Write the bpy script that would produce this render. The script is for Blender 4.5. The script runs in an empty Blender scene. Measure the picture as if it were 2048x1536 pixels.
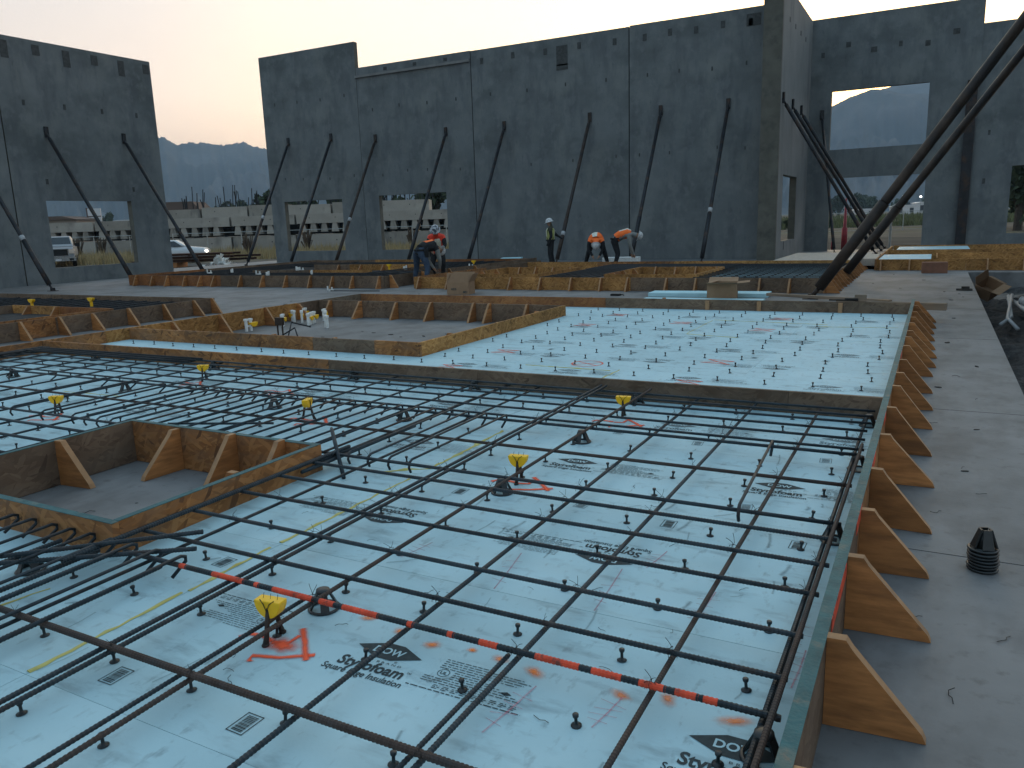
import bpy, bmesh, math, random
from mathutils import Vector, Matrix
R = math.radians
random.seed(7)
sc = bpy.context.scene

# ------------------------------------------------------------------ camera
PITCH, YAW, ROLL, FPX = -0.202661392, 0.495864068, -0.0329603209, 1566.284
EYE = Vector((0, 0, 1.6))
def cam_axes():
    f = Vector((-math.sin(YAW)*math.cos(PITCH), math.cos(YAW)*math.cos(PITCH), math.sin(PITCH)))
    r = Vector((math.cos(YAW), math.sin(YAW), 0)); u = r.cross(f)
    return math.cos(ROLL)*r+math.sin(ROLL)*u, -math.sin(ROLL)*r+math.cos(ROLL)*u, -f
cr, cu, cb = cam_axes()
cd = bpy.data.cameras.new('camera'); cam = bpy.data.objects.new('camera', cd)
sc.collection.objects.link(cam); sc.camera = cam
cd.sensor_width = 36; cd.lens = FPX/2048*36; cd.clip_start = .05; cd.clip_end = 30000
M4 = Matrix((cr, cu, cb)).transposed().to_4x4(); M4.translation = EYE
cam.matrix_world = M4
# ------------------------------------------------------------------ light
SUN_AZ, SUN_EL = R(-8), R(5)            # azimuth from +Y towards +X
sc.view_settings.view_transform = 'Standard'; sc.view_settings.look = 'None'
sc.view_settings.exposure = 0.32; sc.view_settings.gamma = 1
W = bpy.data.worlds.new('World'); sc.world = W; W.use_nodes = True
nt = W.node_tree; nt.nodes.clear()
def wn(t, **k):
    n = nt.nodes.new(t)
    for a, b in k.items(): setattr(n, a, b)
    return n
sky = wn('ShaderNodeTexSky', sky_type='NISHITA', sun_disc=False, sun_elevation=SUN_EL, sun_rotation=SUN_AZ, air_density=1.0, dust_density=3.0, ozone_density=1.0)
sm = wn('ShaderNodeVectorMath', operation='SCALE'); sm.inputs['Scale'].default_value = .10
nt.links.new(sky.outputs[0], sm.inputs[0])
# thin high overcast: a veil brighter overhead and warm towards the dawn glow
tc = wn('ShaderNodeTexCoord'); nrm = wn('ShaderNodeVectorMath', operation='NORMALIZE'); nt.links.new(tc.outputs['Generated'], nrm.inputs[0])
sp = wn('ShaderNodeSeparateXYZ'); nt.links.new(nrm.outputs[0], sp.inputs[0])
dt = wn('ShaderNodeVectorMath', operation='DOT_PRODUCT'); nt.links.new(nrm.outputs[0], dt.inputs[0])
gl = Vector((math.sin(R(-14))*math.cos(R(18)), math.cos(R(-14))*math.cos(R(18)), math.sin(R(18)))); dt.inputs[1].default_value = gl
r1 = wn('ShaderNodeValToRGB'); nt.links.new(sp.outputs['Z'], r1.inputs[0])
e = r1.color_ramp.elements
e[0].position = 0; e[0].color = (1.45, .93, .66, 1)
e[1].position = 1; e[1].color = (.55, .72, .82, 1)
for p, c in ((.07, (1.38, .93, .68)), (.15, (1.14, .86, .70)), (.30, (.80, .73, .69)), (.5, (.70, .75, .78))):
    k = e.new(p); k.color = (*c, 1)
r2 = wn('ShaderNodeValToRGB'); nt.links.new(dt.outputs['Value'], r2.inputs[0])
e = r2.color_ramp.elements
e[0].position = 0; e[0].color = (.48, .62, .74, 1)
e[1].position = 1; e[1].color = (1.30, 1.22, .88, 1)
for p, c in ((.35, (.66, .77, .86)), (.70, (.84, .86, .89)), (.80, (.93, .93, .93)), (.93, (1.15, 1.11, .97))):
    k = e.new(p); k.color = (*c, 1)
mul = wn('ShaderNodeVectorMath', operation='MULTIPLY'); nt.links.new(r1.outputs[0], mul.inputs[0]); nt.links.new(r2.outputs[0], mul.inputs[1])
# soft drifting cloud streaks
nz = wn('ShaderNodeTexNoise'); nz.inputs['Scale'].default_value = 2.2; nz.inputs['Detail'].default_value = 5
mp = wn('ShaderNodeMapping'); mp.inputs['Scale'].default_value = (1, 1, 4); nt.links.new(nrm.outputs[0], mp.inputs[0]); nt.links.new(mp.outputs[0], nz.inputs['Vector'])
mr = wn('ShaderNodeMapRange'); nt.links.new(nz.outputs[0], mr.inputs[0]); mr.inputs[1].default_value = .3; mr.inputs[2].default_value = .7; mr.inputs[3].default_value = .94; mr.inputs[4].default_value = 1.05
m2 = wn('ShaderNodeVectorMath', operation='SCALE'); nt.links.new(mul.outputs[0], m2.inputs[0]); nt.links.new(mr.outputs[0], m2.inputs['Scale'])
ad = wn('ShaderNodeVectorMath', operation='ADD'); nt.links.new(sm.outputs[0], ad.inputs[0])
m3 = wn('ShaderNodeVectorMath', operation='SCALE'); nt.links.new(m2.outputs[0], m3.inputs[0]); m3.inputs['Scale'].default_value = .92
nt.links.new(m3.outputs[0], ad.inputs[1])
bg = wn('ShaderNodeBackground'); nt.links.new(ad.outputs[0], bg.inputs[0]); bg.inputs[1].default_value = 1
wo = wn('ShaderNodeOutputWorld'); nt.links.new(bg.outputs[0], wo.inputs[0])
sl = bpy.data.lights.new('sun', 'SUN'); sl.energy = .25; sl.angle = R(20); sl.color = (1, .82, .6)
so = bpy.data.objects.new('sun', sl); sc.collection.objects.link(so)
sd = Vector((math.sin(SUN_AZ)*math.cos(R(12)), math.cos(SUN_AZ)*math.cos(R(12)), math.sin(R(12))))
so.rotation_euler = sd.to_track_quat('Z', 'Y').to_euler()

# ------------------------------------------------------------------ helpers
COL = sc.collection
class MB:
    def __init__(s): s.v = []; s.f = []; s.m = []
    def face(s, pts, m=0):
        n = len(s.v); s.v += [tuple(p) for p in pts]; s.f.append(tuple(range(n, n+len(pts)))); s.m.append(m)
    def box(s, a, b, m=0, mat=None):
        x0, y0, z0 = a; x1, y1, z1 = b
        P = [(x0,y0,z0),(x1,y0,z0),(x1,y1,z0),(x0,y1,z0),(x0,y0,z1),(x1,y0,z1),(x1,y1,z1),(x0,y1,z1)]
        if mat is not None: P = [tuple(mat @ Vector(p)) for p in P]
        n = len(s.v); s.v += P
        for q in ((0,3,2,1),(4,5,6,7),(0,1,5,4),(1,2,6,5),(2,3,7,6),(3,0,4,7)):
            s.f.append(tuple(n+i for i in q)); s.m.append(m)
    def prism(s, poly, d, m=0):
        # poly: list of 3D points (planar), extruded by vector d
        n = len(s.v); k = len(poly); d = Vector(d)
        s.v += [tuple(p) for p in poly]+[tuple(Vector(p)+d) for p in poly]
        s.f.append(tuple(range(n+k-1, n-1, -1))); s.m.append(m)
        s.f.append(tuple(range(n+k, n+2*k))); s.m.append(m)
        for i in range(k):
            j = (i+1) % k
            s.f.append((n+i, n+j, n+k+j, n+k+i)); s.m.append(m)
    def tube(s, pts, r, seg=8, m=0, cap=True):
        pts = [Vector(p) for p in pts]; n0 = len(s.v); N = len(pts)
        rr = r if isinstance(r, (list, tuple)) else [r]*N
        up = None
        for i, p in enumerate(pts):
            t = (pts[min(i+1, N-1)]-pts[max(i-1, 0)])
            if t.length < 1e-9: t = Vector((0, 0, 1))
            t.normalize()
            if up is None: up = Vector((0, 0, 1)) if abs(t.z) < .9 else Vector((1, 0, 0))
            a = t.cross(up)
            if a.length < 1e-6: a = t.cross(Vector((1, .3, 0)))
            a.normalize(); b = a.cross(t).normalized(); up = b
            for k in range(seg):
                an = 2*math.pi*k/seg
                s.v.append(tuple(p+(a*math.cos(an)+b*math.sin(an))*rr[i]))
        for i in range(N-1):
            for k in range(seg):
                k2 = (k+1) % seg
                s.f.append((n0+i*seg+k, n0+i*seg+k2, n0+(i+1)*seg+k2, n0+(i+1)*seg+k)); s.m.append(m)
        if cap:
            s.f.append(tuple(n0+k for k in range(seg-1, -1, -1))); s.m.append(m)
            s.f.append(tuple(n0+(N-1)*seg+k for k in range(seg))); s.m.append(m)
    def lathe(s, prof, c=(0, 0, 0), seg=12, m=0):
        n0 = len(s.v); N = len(prof)
        for r, z in prof:
            for k in range(seg):
                an = 2*math.pi*k/seg
                s.v.append((c[0]+r*math.cos(an), c[1]+r*math.sin(an), c[2]+z))
        for i in range(N-1):
            for k in range(seg):
                k2 = (k+1) % seg
                s.f.append((n0+i*seg+k, n0+i*seg+k2, n0+(i+1)*seg+k2, n0+(i+1)*seg+k)); s.m.append(m)
        s.f.append(tuple(n0+k for k in range(seg-1, -1, -1))); s.m.append(m)
        s.f.append(tuple(n0+(N-1)*seg+k for k in range(seg))); s.m.append(m)
    def mesh(s, name, mats, smooth=False):
        me = bpy.data.meshes.new(name); me.from_pydata(s.v, [], s.f); me.update()
        for m in (mats if isinstance(mats, (list, tuple)) else [mats]): me.materials.append(m)
        if len(me.materials) > 1: me.polygons.foreach_set('material_index', s.m)
        if smooth: me.polygons.foreach_set('use_smooth', [True]*len(me.polygons))
        return me
    def build(s, name, mats, parent=None, smooth=False, loc=None):
        return link(name, s.mesh(name, mats, smooth), parent, loc)
def link(name, me, parent=None, loc=None):
    o = bpy.data.objects.new(name, me); COL.objects.link(o)
    if parent is not None: o.parent = parent
    if loc is not None: o.location = loc
    return o
def tag(o, label, cat, group=None, kind=None):
    o['label'] = label; o['category'] = cat
    if group: o['group'] = group
    if kind: o['kind'] = kind
    return o
def thing(name, label, cat, loc=(0, 0, 0), group=None, rz=0):
    o = bpy.data.objects.new(name, None); COL.objects.link(o); o.location = loc; o.rotation_euler = (0, 0, rz)
    o.empty_display_size = .1
    return tag(o, label, cat, group)
def dup(o, label=None, loc=None, rz=None, parent=None):
    c = o.copy(); COL.objects.link(c)
    if parent is not None: c.parent = parent
    if label: c['label'] = label
    if loc is not None: c.location = loc
    if rz is not None: c.rotation_euler = (0, 0, rz)
    for ch in list(o.children): dup(ch, parent=c)
    return c
ORD = ['', 'first', 'second', 'third', 'fourth', 'fifth', 'sixth', 'seventh', 'eighth', 'ninth', 'tenth', 'eleventh', 'twelfth', 'thirteenth', 'fourteenth', 'fifteenth',
       'sixteenth', 'seventeenth', 'eighteenth', 'nineteenth', 'twentieth', 'twenty-first', 'twenty-second', 'twenty-third', 'twenty-fourth', 'twenty-fifth', 'twenty-sixth']

# ------------------------------------------------------------------ materials
def mat(name, col, rough=.8, metal=0, var=.25, scale=6, detail=6, bump=0, bscale=None, stretch=(1, 1, 1), col2=None, spec=.3, lo=.35, hi=.65, rnd=0):
    m = bpy.data.materials.new(name); m.use_nodes = True; t = m.node_tree; b = t.nodes['Principled BSDF']
    L = t.links.new
    b.inputs['Roughness'].default_value = rough; b.inputs['Metallic'].default_value = metal
    b.inputs['Specular IOR Level'].default_value = spec
    co = t.nodes.new('ShaderNodeTexCoord'); mp = t.nodes.new('ShaderNodeMapping'); mp.inputs['Scale'].default_value = stretch
    L(co.outputs['Object'], mp.inputs[0])
    n = t.nodes.new('ShaderNodeTexNoise'); n.inputs['Scale'].default_value = scale; n.inputs['Detail'].default_value = detail; n.inputs['Roughness'].default_value = .62
    L(mp.outputs[0], n.inputs['Vector'])
    rp = t.nodes.new('ShaderNodeValToRGB'); L(n.outputs[0], rp.inputs[0])
    c2 = col2 or tuple(c*(1-var) for c in col)
    c1 = col if col2 else tuple(min(1, c*(1+var)) for c in col)
    rp.color_ramp.elements[0].position = lo; rp.color_ramp.elements[0].color = (*c2, 1)
    rp.color_ramp.elements[1].position = hi; rp.color_ramp.elements[1].color = (*c1, 1)
    L(rp.outputs[0], b.inputs['Base Color'])
    if rnd: vary(m, rnd)
    if bump:
        n2 = t.nodes.new('ShaderNodeTexNoise'); n2.inputs['Scale'].default_value = bscale or scale*6; n2.inputs['Detail'].default_value = 4
        L(mp.outputs[0], n2.inputs['Vector'])
        bp = t.nodes.new('ShaderNodeBump'); bp.inputs['Strength'].default_value = bump; bp.inputs['Distance'].default_value = .02
        L(n2.outputs[0], bp.inputs['Height']); L(bp.outputs[0], b.inputs['Normal'])
    m['rp'] = rp.name
    return m
def vary(m, rnd):
    """each board or bar a little lighter or darker than the next"""
    t = m.node_tree; b = t.nodes['Principled BSDF']; L = t.links.new; src = b.inputs['Base Color'].links[0].from_socket
    oi = t.nodes.new('ShaderNodeObjectInfo'); r_ = t.nodes.new('ShaderNodeMapRange'); L(oi.outputs['Random'], r_.inputs[0]); r_.inputs[3].default_value = 1-rnd; r_.inputs[4].default_value = 1+rnd
    v = t.nodes.new('ShaderNodeVectorMath'); v.operation = 'SCALE'; L(src, v.inputs[0]); L(r_.outputs[0], v.inputs['Scale']); L(v.outputs[0], b.inputs['Base Color'])
def layer(m, col, scale, lo, hi, fac=1, stretch=(1, 1, 1), detail=5, off=(0, 0, 0)):
    """overlay another colour through a noise mask (stains, dirt, wear)"""
    t = m.node_tree; b = t.nodes['Principled BSDF']; L = t.links.new
    src = b.inputs['Base Color'].links[0].from_socket
    co = t.nodes.new('ShaderNodeTexCoord'); mp = t.nodes.new('ShaderNodeMapping'); mp.inputs['Scale'].default_value = stretch; mp.inputs['Location'].default_value = off
    L(co.outputs['Object'], mp.inputs[0])
    n = t.nodes.new('ShaderNodeTexNoise'); n.inputs['Scale'].default_value = scale; n.inputs['Detail'].default_value = detail; n.inputs['Roughness'].default_value = .6
    L(mp.outputs[0], n.inputs['Vector'])
    mr = t.nodes.new('ShaderNodeMapRange'); L(n.outputs[0], mr.inputs[0])
    mr.inputs[1].default_value = lo; mr.inputs[2].default_value = hi; mr.inputs[3].default_value = 0; mr.inputs[4].default_value = fac
    mx = t.nodes.new('ShaderNodeMix'); mx.data_type = 'RGBA'; L(mr.outputs[0], mx.inputs[0]); L(src, mx.inputs[6]); mx.inputs[7].default_value = (*col, 1)
    L(mx.outputs[2], b.inputs['Base Color'])
    return m
def osb(name, pal, weather=0, seed=0):
    """oriented strand board: elongated flakes at several angles"""
    m = bpy.data.materials.new(name); m.use_nodes = True; t = m.node_tree; b = t.nodes['Principled BSDF']; L = t.links.new
    b.inputs['Roughness'].default_value = .75; b.inputs['Specular IOR Level'].default_value = .25
    co = t.nodes.new('ShaderNodeTexCoord'); s = t.nodes.new('ShaderNodeSeparateXYZ'); L(co.outputs['Object'], s.inputs[0])
    a = t.nodes.new('ShaderNodeMath'); L(s.outputs[0], a.inputs[0]); L(s.outputs[1], a.inputs[1])
    c = t.nodes.new('ShaderNodeCombineXYZ'); L(a.outputs[0], c.inputs[0]); L(s.outputs[2], c.inputs[1]); c.inputs[2].default_value = seed
    nz = t.nodes.new('ShaderNodeTexNoise'); nz.inputs['Scale'].default_value = 3.0; L(c.outputs[0], nz.inputs['Vector'])
    dv = t.nodes.new('ShaderNodeMix'); dv.data_type = 'VECTOR'; dv.inputs[0].default_value = .06; L(c.outputs[0], dv.inputs[4]); L(nz.outputs['Color'], dv.inputs[5])
    cols = []
    for ang, sx, sy in ((12, 11, 52), (-28, 10, 46), (55, 11, 38)):
        mp = t.nodes.new('ShaderNodeMapping'); mp.vector_type = 'TEXTURE'; mp.inputs['Rotation'].default_value = (0, 0, R(ang)); mp.inputs['Scale'].default_value = (1/sx, 1/sy, 1)
        L(dv.outputs[1], mp.inputs[0])
        v = t.nodes.new('ShaderNodeTexVoronoi'); v.inputs['Scale'].default_value = 1; L(mp.outputs[0], v.inputs['Vector'])
        sp = t.nodes.new('ShaderNodeSeparateXYZ'); L(v.outputs['Color'], sp.inputs[0])
        cols.append((v, sp))
    rp = t.nodes.new('ShaderNodeValToRGB')
    for i, cc in enumerate(pal):
        el = rp.color_ramp.elements[i] if i < 2 else rp.color_ramp.elements.new(.5)
        el.position = i/(len(pal)-1); el.color = (*cc, 1)
    # choose flake layer by another flake id
    mx1 = t.nodes.new('ShaderNodeMix'); mx1.data_type = 'FLOAT'
    g1 = t.nodes.new('ShaderNodeMath'); g1.operation = 'GREATER_THAN'; g1.inputs[1].default_value = .6; L(cols[1][1].outputs[1], g1.inputs[0])
    L(g1.outputs[0], mx1.inputs[0]); L(cols[0][1].outputs[0], mx1.inputs[2]); L(cols[1][1].outputs[0], mx1.inputs[3])
    mx2 = t.nodes.new('ShaderNodeMix'); mx2.data_type = 'FLOAT'
    g2 = t.nodes.new('ShaderNodeMath'); g2.operation = 'GREATER_THAN'; g2.inputs[1].default_value = .74; L(cols[2][1].outputs[1], g2.inputs[0])
    L(g2.outputs[0], mx2.inputs[0]); L(mx1.outputs[0], mx2.inputs[2]); L(cols[2][1].outputs[0], mx2.inputs[3])
    L(mx2.outputs[0], rp.inputs[0])
    n3 = t.nodes.new('ShaderNodeTexNoise'); n3.inputs['Scale'].default_value = 1.7; n3.inputs['Detail'].default_value = 6; L(co.outputs['Object'], n3.inputs['Vector'])
    mr = t.nodes.new('ShaderNodeMapRange'); L(n3.outputs[0], mr.inputs[0]); mr.inputs[1].default_value = .3; mr.inputs[2].default_value = .7; mr.inputs[3].default_value = .62; mr.inputs[4].default_value = 1.2
    sc_ = t.nodes.new('ShaderNodeVectorMath'); sc_.operation = 'SCALE'; L(rp.outputs[0], sc_.inputs[0]); L(mr.outputs[0], sc_.inputs['Scale'])
    L(sc_.outputs[0], b.inputs['Base Color'])
    bp = t.nodes.new('ShaderNodeBump'); bp.inputs['Strength'].default_value = .25; bp.inputs['Distance'].default_value = .004; L(mx2.outputs[0], bp.inputs['Height']); L(bp.outputs[0], b.inputs['Normal'])
    vary(m, .14)
    if weather: layer(m, (.15, .115, .088), 2.5, .44, .64, weather*.8, (1, 1, 3))
    return m
def plain(name, col, rough=.6, metal=0, emit=0):
    m = mat(name, col, rough, metal, var=.1, scale=20, detail=2)
    if emit:
        b = m.node_tree.nodes['Principled BSDF']; b.inputs['Emission Color'].default_value = (*col, 1); b.inputs['Emission Strength'].default_value = emit
    return m
M = {}
M['foam'] = layer(layer(layer(layer(mat('foam_blue', (.38, .572, .632), .62, var=.06, scale=1.6, bump=.05, bscale=60, rnd=.03), (.16, .235, .265), 3.2, .54, .74, .7, (1, 3, 1)), (.18, .255, .285), 20, .58, .72, .6, (1, .5, 1), 4),
             (.13, .17, .19), 9, .66, .76, .6, (1, .35, 1), 8), (.46, .64, .69), 1.1, .5, .7, .5)
M['foam_side'] = mat('foam_side', (.40, .60, .68), .7, var=.08, scale=8)
M['slab'] = layer(layer(layer(mat('slab_concrete', (.158, .160, .161), .66, var=.18, scale=.9, detail=8, bump=.06, bscale=40, spec=.38), (.205, .205, .206), .45, .45, .65, .6),
             (.070, .069, .069), 1.9, .47, .66, .62, (1.2, .7, 1), 9), (.09, .088, .086), 11, .57, .70, .55, detail=4)
M['wall'] = layer(layer(layer(layer(layer(mat('tilt_up_concrete', (.146, .160, .164), .85, var=.14, scale=.5, detail=8, bump=.08, bscale=20), (.088, .100, .102), .40, .46, .64, .8, (1, 1, 1.5), 7, (3, 1, 7)),
             (.200, .212, .206), .75, .50, .66, .7, (1, 1, .8), 8, (9, 4, 2)), (.090, .100, .110), 1.5, .50, .68, .6, (1.5, 1.5, .3), 7), (.20, .21, .215), 3.5, .52, .68, .45, (1, 1, .8), 7, (2, 8, 3)), (.07, .076, .078), 9, .60, .72, .35, (1, 1, .35), 4, (7, 1, 5))
M['wall_light'] = layer(layer(mat('tilt_up_concrete_pale', (.20, .20, .195), .85, var=.10, scale=.6, detail=8), (.13, .135, .14), 1.1, .5, .7, .7, (1.5, 1.5, .3)), (.26, .25, .24), .7, .55, .7, .6)
M['wall_edge'] = layer(mat('panel_edge', (.115, .11, .092), .85, var=.15, scale=2), (.06, .06, .055), 3, .5, .7, .7)
M['joint'] = plain('joint_black', (.02, .02, .02), .9)
M['embed'] = mat('embed_steel', (.062, .066, .066), .7, .2, scale=10)
M['rebar'] = layer(layer(mat('rebar_steel', (.026, .036, .044), .5, .35, var=.25, scale=14, bump=.1, rnd=.25), (.075, .046, .034), 4, .52, .70, .7), (.055, .065, .07), 22, .5, .7, .5)
M['rebar_rust'] = layer(mat('rebar_rusty', (.066, .045, .037), .65, .2, var=.3, scale=10, bump=.1), (.035, .036, .038), 5, .45, .62, .75)
M['rebar_far'] = mat('rebar_dark', (.022, .024, .027), .7, .2, scale=8)
M['wire'] = plain('tie_wire_black', (.018, .019, .02), .5, .4)
M['blackplastic'] = mat('black_plastic', (.012, .016, .018), .38, var=.3, scale=30, spec=.5)
M['greyplastic'] = mat('grey_plastic', (.22, .26, .28), .5, scale=30)
M['yellow'] = layer(mat('yellow_cap', (.88, .50, .012), .45, var=.06, scale=20, spec=.4), (.35, .22, .03), 18, .6, .75, .6)
M['white'] = plain('white_plastic', (.75, .75, .72), .5)
FRESH = [(.17, .075, .022), (.46, .235, .075), (.28, .125, .035), (.62, .37, .15), (.22, .10, .03), (.50, .26, .09)]
WARM = [(.12, .052, .022), (.36, .155, .052), (.22, .09, .03), (.50, .26, .11), (.15, .068, .025), (.39, .18, .065)]
GREY = [(.09, .056, .038), (.19, .125, .082), (.13, .083, .054), (.28, .19, .125), (.10, .066, .044), (.205, .14, .092)]
M['osb0'] = osb('osb_fresh', FRESH, 0, 1)
M['osb1'] = osb('osb_warm', WARM, .45, 5)
M['osb2'] = osb('osb_weathered', GREY, .5, 9)
M['osb3'] = osb('osb_red', [(.16, .055, .02), (.30, .12, .04), (.22, .08, .03), (.36, .16, .06), (.18, .07, .025), (.3, .13, .045)], .2, 3)
M['lumber'] = layer(layer(mat('kicker_lumber', (.35, .145, .048), .65, var=.3, scale=3, detail=8, stretch=(1.5, 1, 9), rnd=.32), (.17, .075, .03), 2.4, .52, .68, .7, (1, 1, 5)), (.10, .06, .04), 9, .66, .74, .7)
M['lumber_edge'] = layer(mat('kicker_edge', (.36, .20, .10), .75, var=.15, scale=8), (.18, .12, .08), 10, .5, .7, .6)
M['plank'] = layer(mat('grey_plank', (.22, .165, .12), .8, var=.2, scale=2, stretch=(1, 6, 8)), (.30, .19, .11), 1.5, .5, .65, .6)
M['palesheet'] = layer(mat('pale_sheet_tan', (.42, .36, .30), .75, var=.1, scale=2, stretch=(4, 1, 1)), (.30, .25, .2), 3, .55, .7, .6)  # tan sheet tone, kept pale to paint sky sheen on the far slab
M['green'] = layer(layer(mat('green_edge_paint', (.026, .100, .108), .6, var=.25, scale=12, bump=.2), (.10, .135, .12), 8, .55, .66, .8), (.16, .13, .10), 16, .64, .72, .8)
M['redpaint'] = layer(mat('fluorescent_red_paint', (.68, .075, .032), .6, var=.2, scale=14), (.12, .05, .04), 26, .54, .66, .85)
M['ink'] = mat('print_ink', (.035, .05, .055), .8, var=.2, scale=40)
M['ink2'] = mat('print_ink_faded', (.13, .18, .20), .8, var=.3, scale=40)
M['sealant'] = layer(mat('yellow_sealant', (.52, .47, .16), .7, var=.2, scale=12), (.40, .32, .06), 6, .5, .65, .7)
M['brace'] = layer(mat('brace_pipe', (.026, .028, .032), .5, .4, var=.25, scale=4), (.075, .045, .030), 3, .50, .66, .8)
M['brace_brown'] = layer(mat('brace_pipe_brown', (.050, .035, .027), .55, .3, var=.3, scale=4), (.028, .026, .027), 2.2, .45, .62, .8)
M['sticker'] = plain('white_tape', (.36, .37, .38), .6)
M['card'] = layer(mat('cardboard', (.30, .19, .115), .85, var=.08, scale=4), (.23, .14, .08), 3, .5, .7, .5)
M['card_red'] = mat('red_brown_block', (.24, .115, .075), .85, var=.12, scale=6)
M['dirt'] = layer(layer(mat('dirt_ground', (.105, .092, .076), .95, var=.22, scale=.25, detail=9, bump=.3, bscale=3, spec=.02), (.15, .13, .10), .05, .45, .6, .7), (.10, .10, .055), .08, .52, .62, .55, off=(5, 3, 0))
M['pit'] = layer(mat('pit_gravel', (.035, .034, .034), .95, var=.5, scale=9, detail=9, bump=.6, bscale=30), (.085, .08, .075), 14, .58, .68, .7)
M['pitsand'] = mat('pit_sand', (.16, .145, .13), .95, var=.2, scale=4, bump=.3, bscale=20)
M['pvc'] = mat('pvc_pipe', (.34, .35, .36), .5, var=.12, scale=6)
M['precast'] = layer(layer(mat('precast_concrete', (.345, .315, .275), .9, var=.12, scale=.5, detail=8), (.17, .155, .14), .6, .54, .7, .7, (1, 1, .5)), (.42, .385, .34), .3, .5, .7, .5)
M['precast_old'] = layer(mat('precast_concrete_stained', (.28, .255, .22), .9, var=.16, scale=.6, detail=8), (.10, .095, .09), .9, .5, .66, .8, (1, 1, .35))
M['galv'] = mat('galvanised', (.36, .37, .36), .5, .4, scale=10)
M['rust'] = layer(mat('rusty_steel', (.085, .042, .028), .8, .1, var=.3, scale=4), (.035, .024, .02), 2, .45, .62, .7)
M['grass'] = mat('dry_grass_blades', (.30, .235, .12), .9, var=.3, scale=.6)
M['weed'] = mat('weed_dark', (.085, .06, .04), .9, var=.3, scale=4)
M['leaf'] = mat('tree_foliage', (.045, .062, .034), .9, var=.4, scale=1.2)
M['leaf2'] = mat('bush_foliage', (.11, .115, .05), .9, var=.4, scale=1.2)
M['bark'] = mat('tree_bark', (.06, .05, .04), .9, scale=5)
M['rock'] = layer(mat('mountain_rock', (.095, .095, .095), .95, var=.3, scale=.004, detail=12, spec=.02), (.045, .055, .055), .0045, .42, .58, .7)
M['carpaint_w'] = mat('car_paint_white', (.55, .57, .58), .25, var=.03, scale=2, spec=.5)
M['carpaint_s'] = mat('car_paint_silver', (.26, .27, .285), .3, .3, var=.03, scale=2, spec=.5)
M['glass'] = mat('dark_glass', (.02, .025, .03), .08, var=.1, spec=.6)
M['rubber'] = mat('rubber', (.015, .015, .015), .8)
M['chrome'] = mat('chrome', (.55, .56, .57), .2, .8, var=.05)
M['lamp'] = plain('headlamp_lit', (1, .93, .8), .3, 0, 9)
M['lamp_off'] = plain('headlamp_lens', (.6, .5, .42), .2)
M['townlight'] = plain('distant_lamp', (1, .95, .85), .3, 0, 14)
M['house'] = plain('house_wall', (.26, .22, .19), .9)
M['roof'] = plain('house_roof', (.12, .085, .07), .9)
M['signwhite'] = plain('sign_face', (.55, .55, .56), .6)
M['redpost'] = mat('red_post_paint', (.26, .03, .04), .5, scale=6)
M['skin'] = plain('skin', (.30, .17, .11), .6)
M['denim'] = mat('denim', (.040, .060, .095), .9, var=.25, scale=9)
M['darkcloth'] = mat('dark_cloth', (.016, .017, .019), .9, var=.3, scale=9)
M['greycloth'] = mat('grey_cloth', (.22, .225, .215), .9, var=.15, scale=9)
M['olive'] = mat('olive_cloth', (.05, .05, .035), .9, var=.2, scale=9)
M['orange'] = mat('orange_vest', (.95, .17, .03), .7, var=.08, scale=9)
M['redvest'] = mat('red_vest', (.75, .06, .03), .7, var=.12, scale=9)
M['lime'] = mat('lime_vest', (.33, .34, .12), .7, var=.1, scale=9)
M['tape'] = plain('reflective_tape', (.60, .60, .50), .4)
M['hat'] = layer(mat('hard_hat_white', (.55, .56, .56), .35, var=.05, scale=10, spec=.5), (.12, .12, .13), 14, .55, .64, .6)
M['hatdark'] = layer(mat('hard_hat_patterned', (.42, .44, .47), .4, var=.05, scale=10), (.05, .06, .08), 16, .46, .54, .95)
M['boot'] = plain('boot', (.03, .024, .02), .8)
M['black'] = plain('black_rubber', (.012, .012, .012), .7)
M['foamsheet'] = mat('foam_sheet', (.42, .66, .72), .6, var=.06, scale=3)
M['debris'] = mat('debris', (.05, .045, .04), .9)

# soft-edged sprayed marks: real paint film that thins out to nothing
def spray(name, col, edge=1.0, gain=1.0):
    m = bpy.data.materials.new(name); m.use_nodes = True; t = m.node_tree; L = t.links.new; b = t.nodes['Principled BSDF']
    b.inputs['Base Color'].default_value = (*col, 1); b.inputs['Roughness'].default_value = .8
    u = t.nodes.new('ShaderNodeUVMap'); s = t.nodes.new('ShaderNodeSeparateXYZ'); L(u.outputs[0], s.inputs[0])
    co = t.nodes.new('ShaderNodeTexCoord'); n = t.nodes.new('ShaderNodeTexNoise'); n.inputs['Scale'].default_value = 26; n.inputs['Detail'].default_value = 5; L(co.outputs['Object'], n.inputs['Vector'])
    # u = 0 rim .. 1 core
    a = t.nodes.new('ShaderNodeMath'); a.operation = 'MULTIPLY_ADD'; L(n.outputs[0], a.inputs[0]); a.inputs[1].default_value = .9; a.inputs[2].default_value = -.45
    d = t.nodes.new('ShaderNodeMath'); d.operation = 'MULTIPLY'; L(a.outputs[0], d.inputs[0]); L(s.outputs[0], d.inputs[1])
    c = t.nodes.new('ShaderNodeMath'); c.operation = 'ADD'; L(s.outputs[0], c.inputs[0]); L(d.outputs[0], c.inputs[1])
    p = t.nodes.new('ShaderNodeMath'); p.operation = 'POWER'; p.use_clamp = True; L(c.outputs[0], p.inputs[0]); p.inputs[1].default_value = edge
    g = t.nodes.new('ShaderNodeMath'); g.operation = 'MULTIPLY'; g.use_clamp = True; L(p.outputs[0], g.inputs[0]); g.inputs[1].default_value = gain
    L(g.outputs[0], b.inputs['Alpha'])
    return m
M['spray_red'] = spray('sprayed_red', (.85, .10, .03), 1.5, 1.25)
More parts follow.
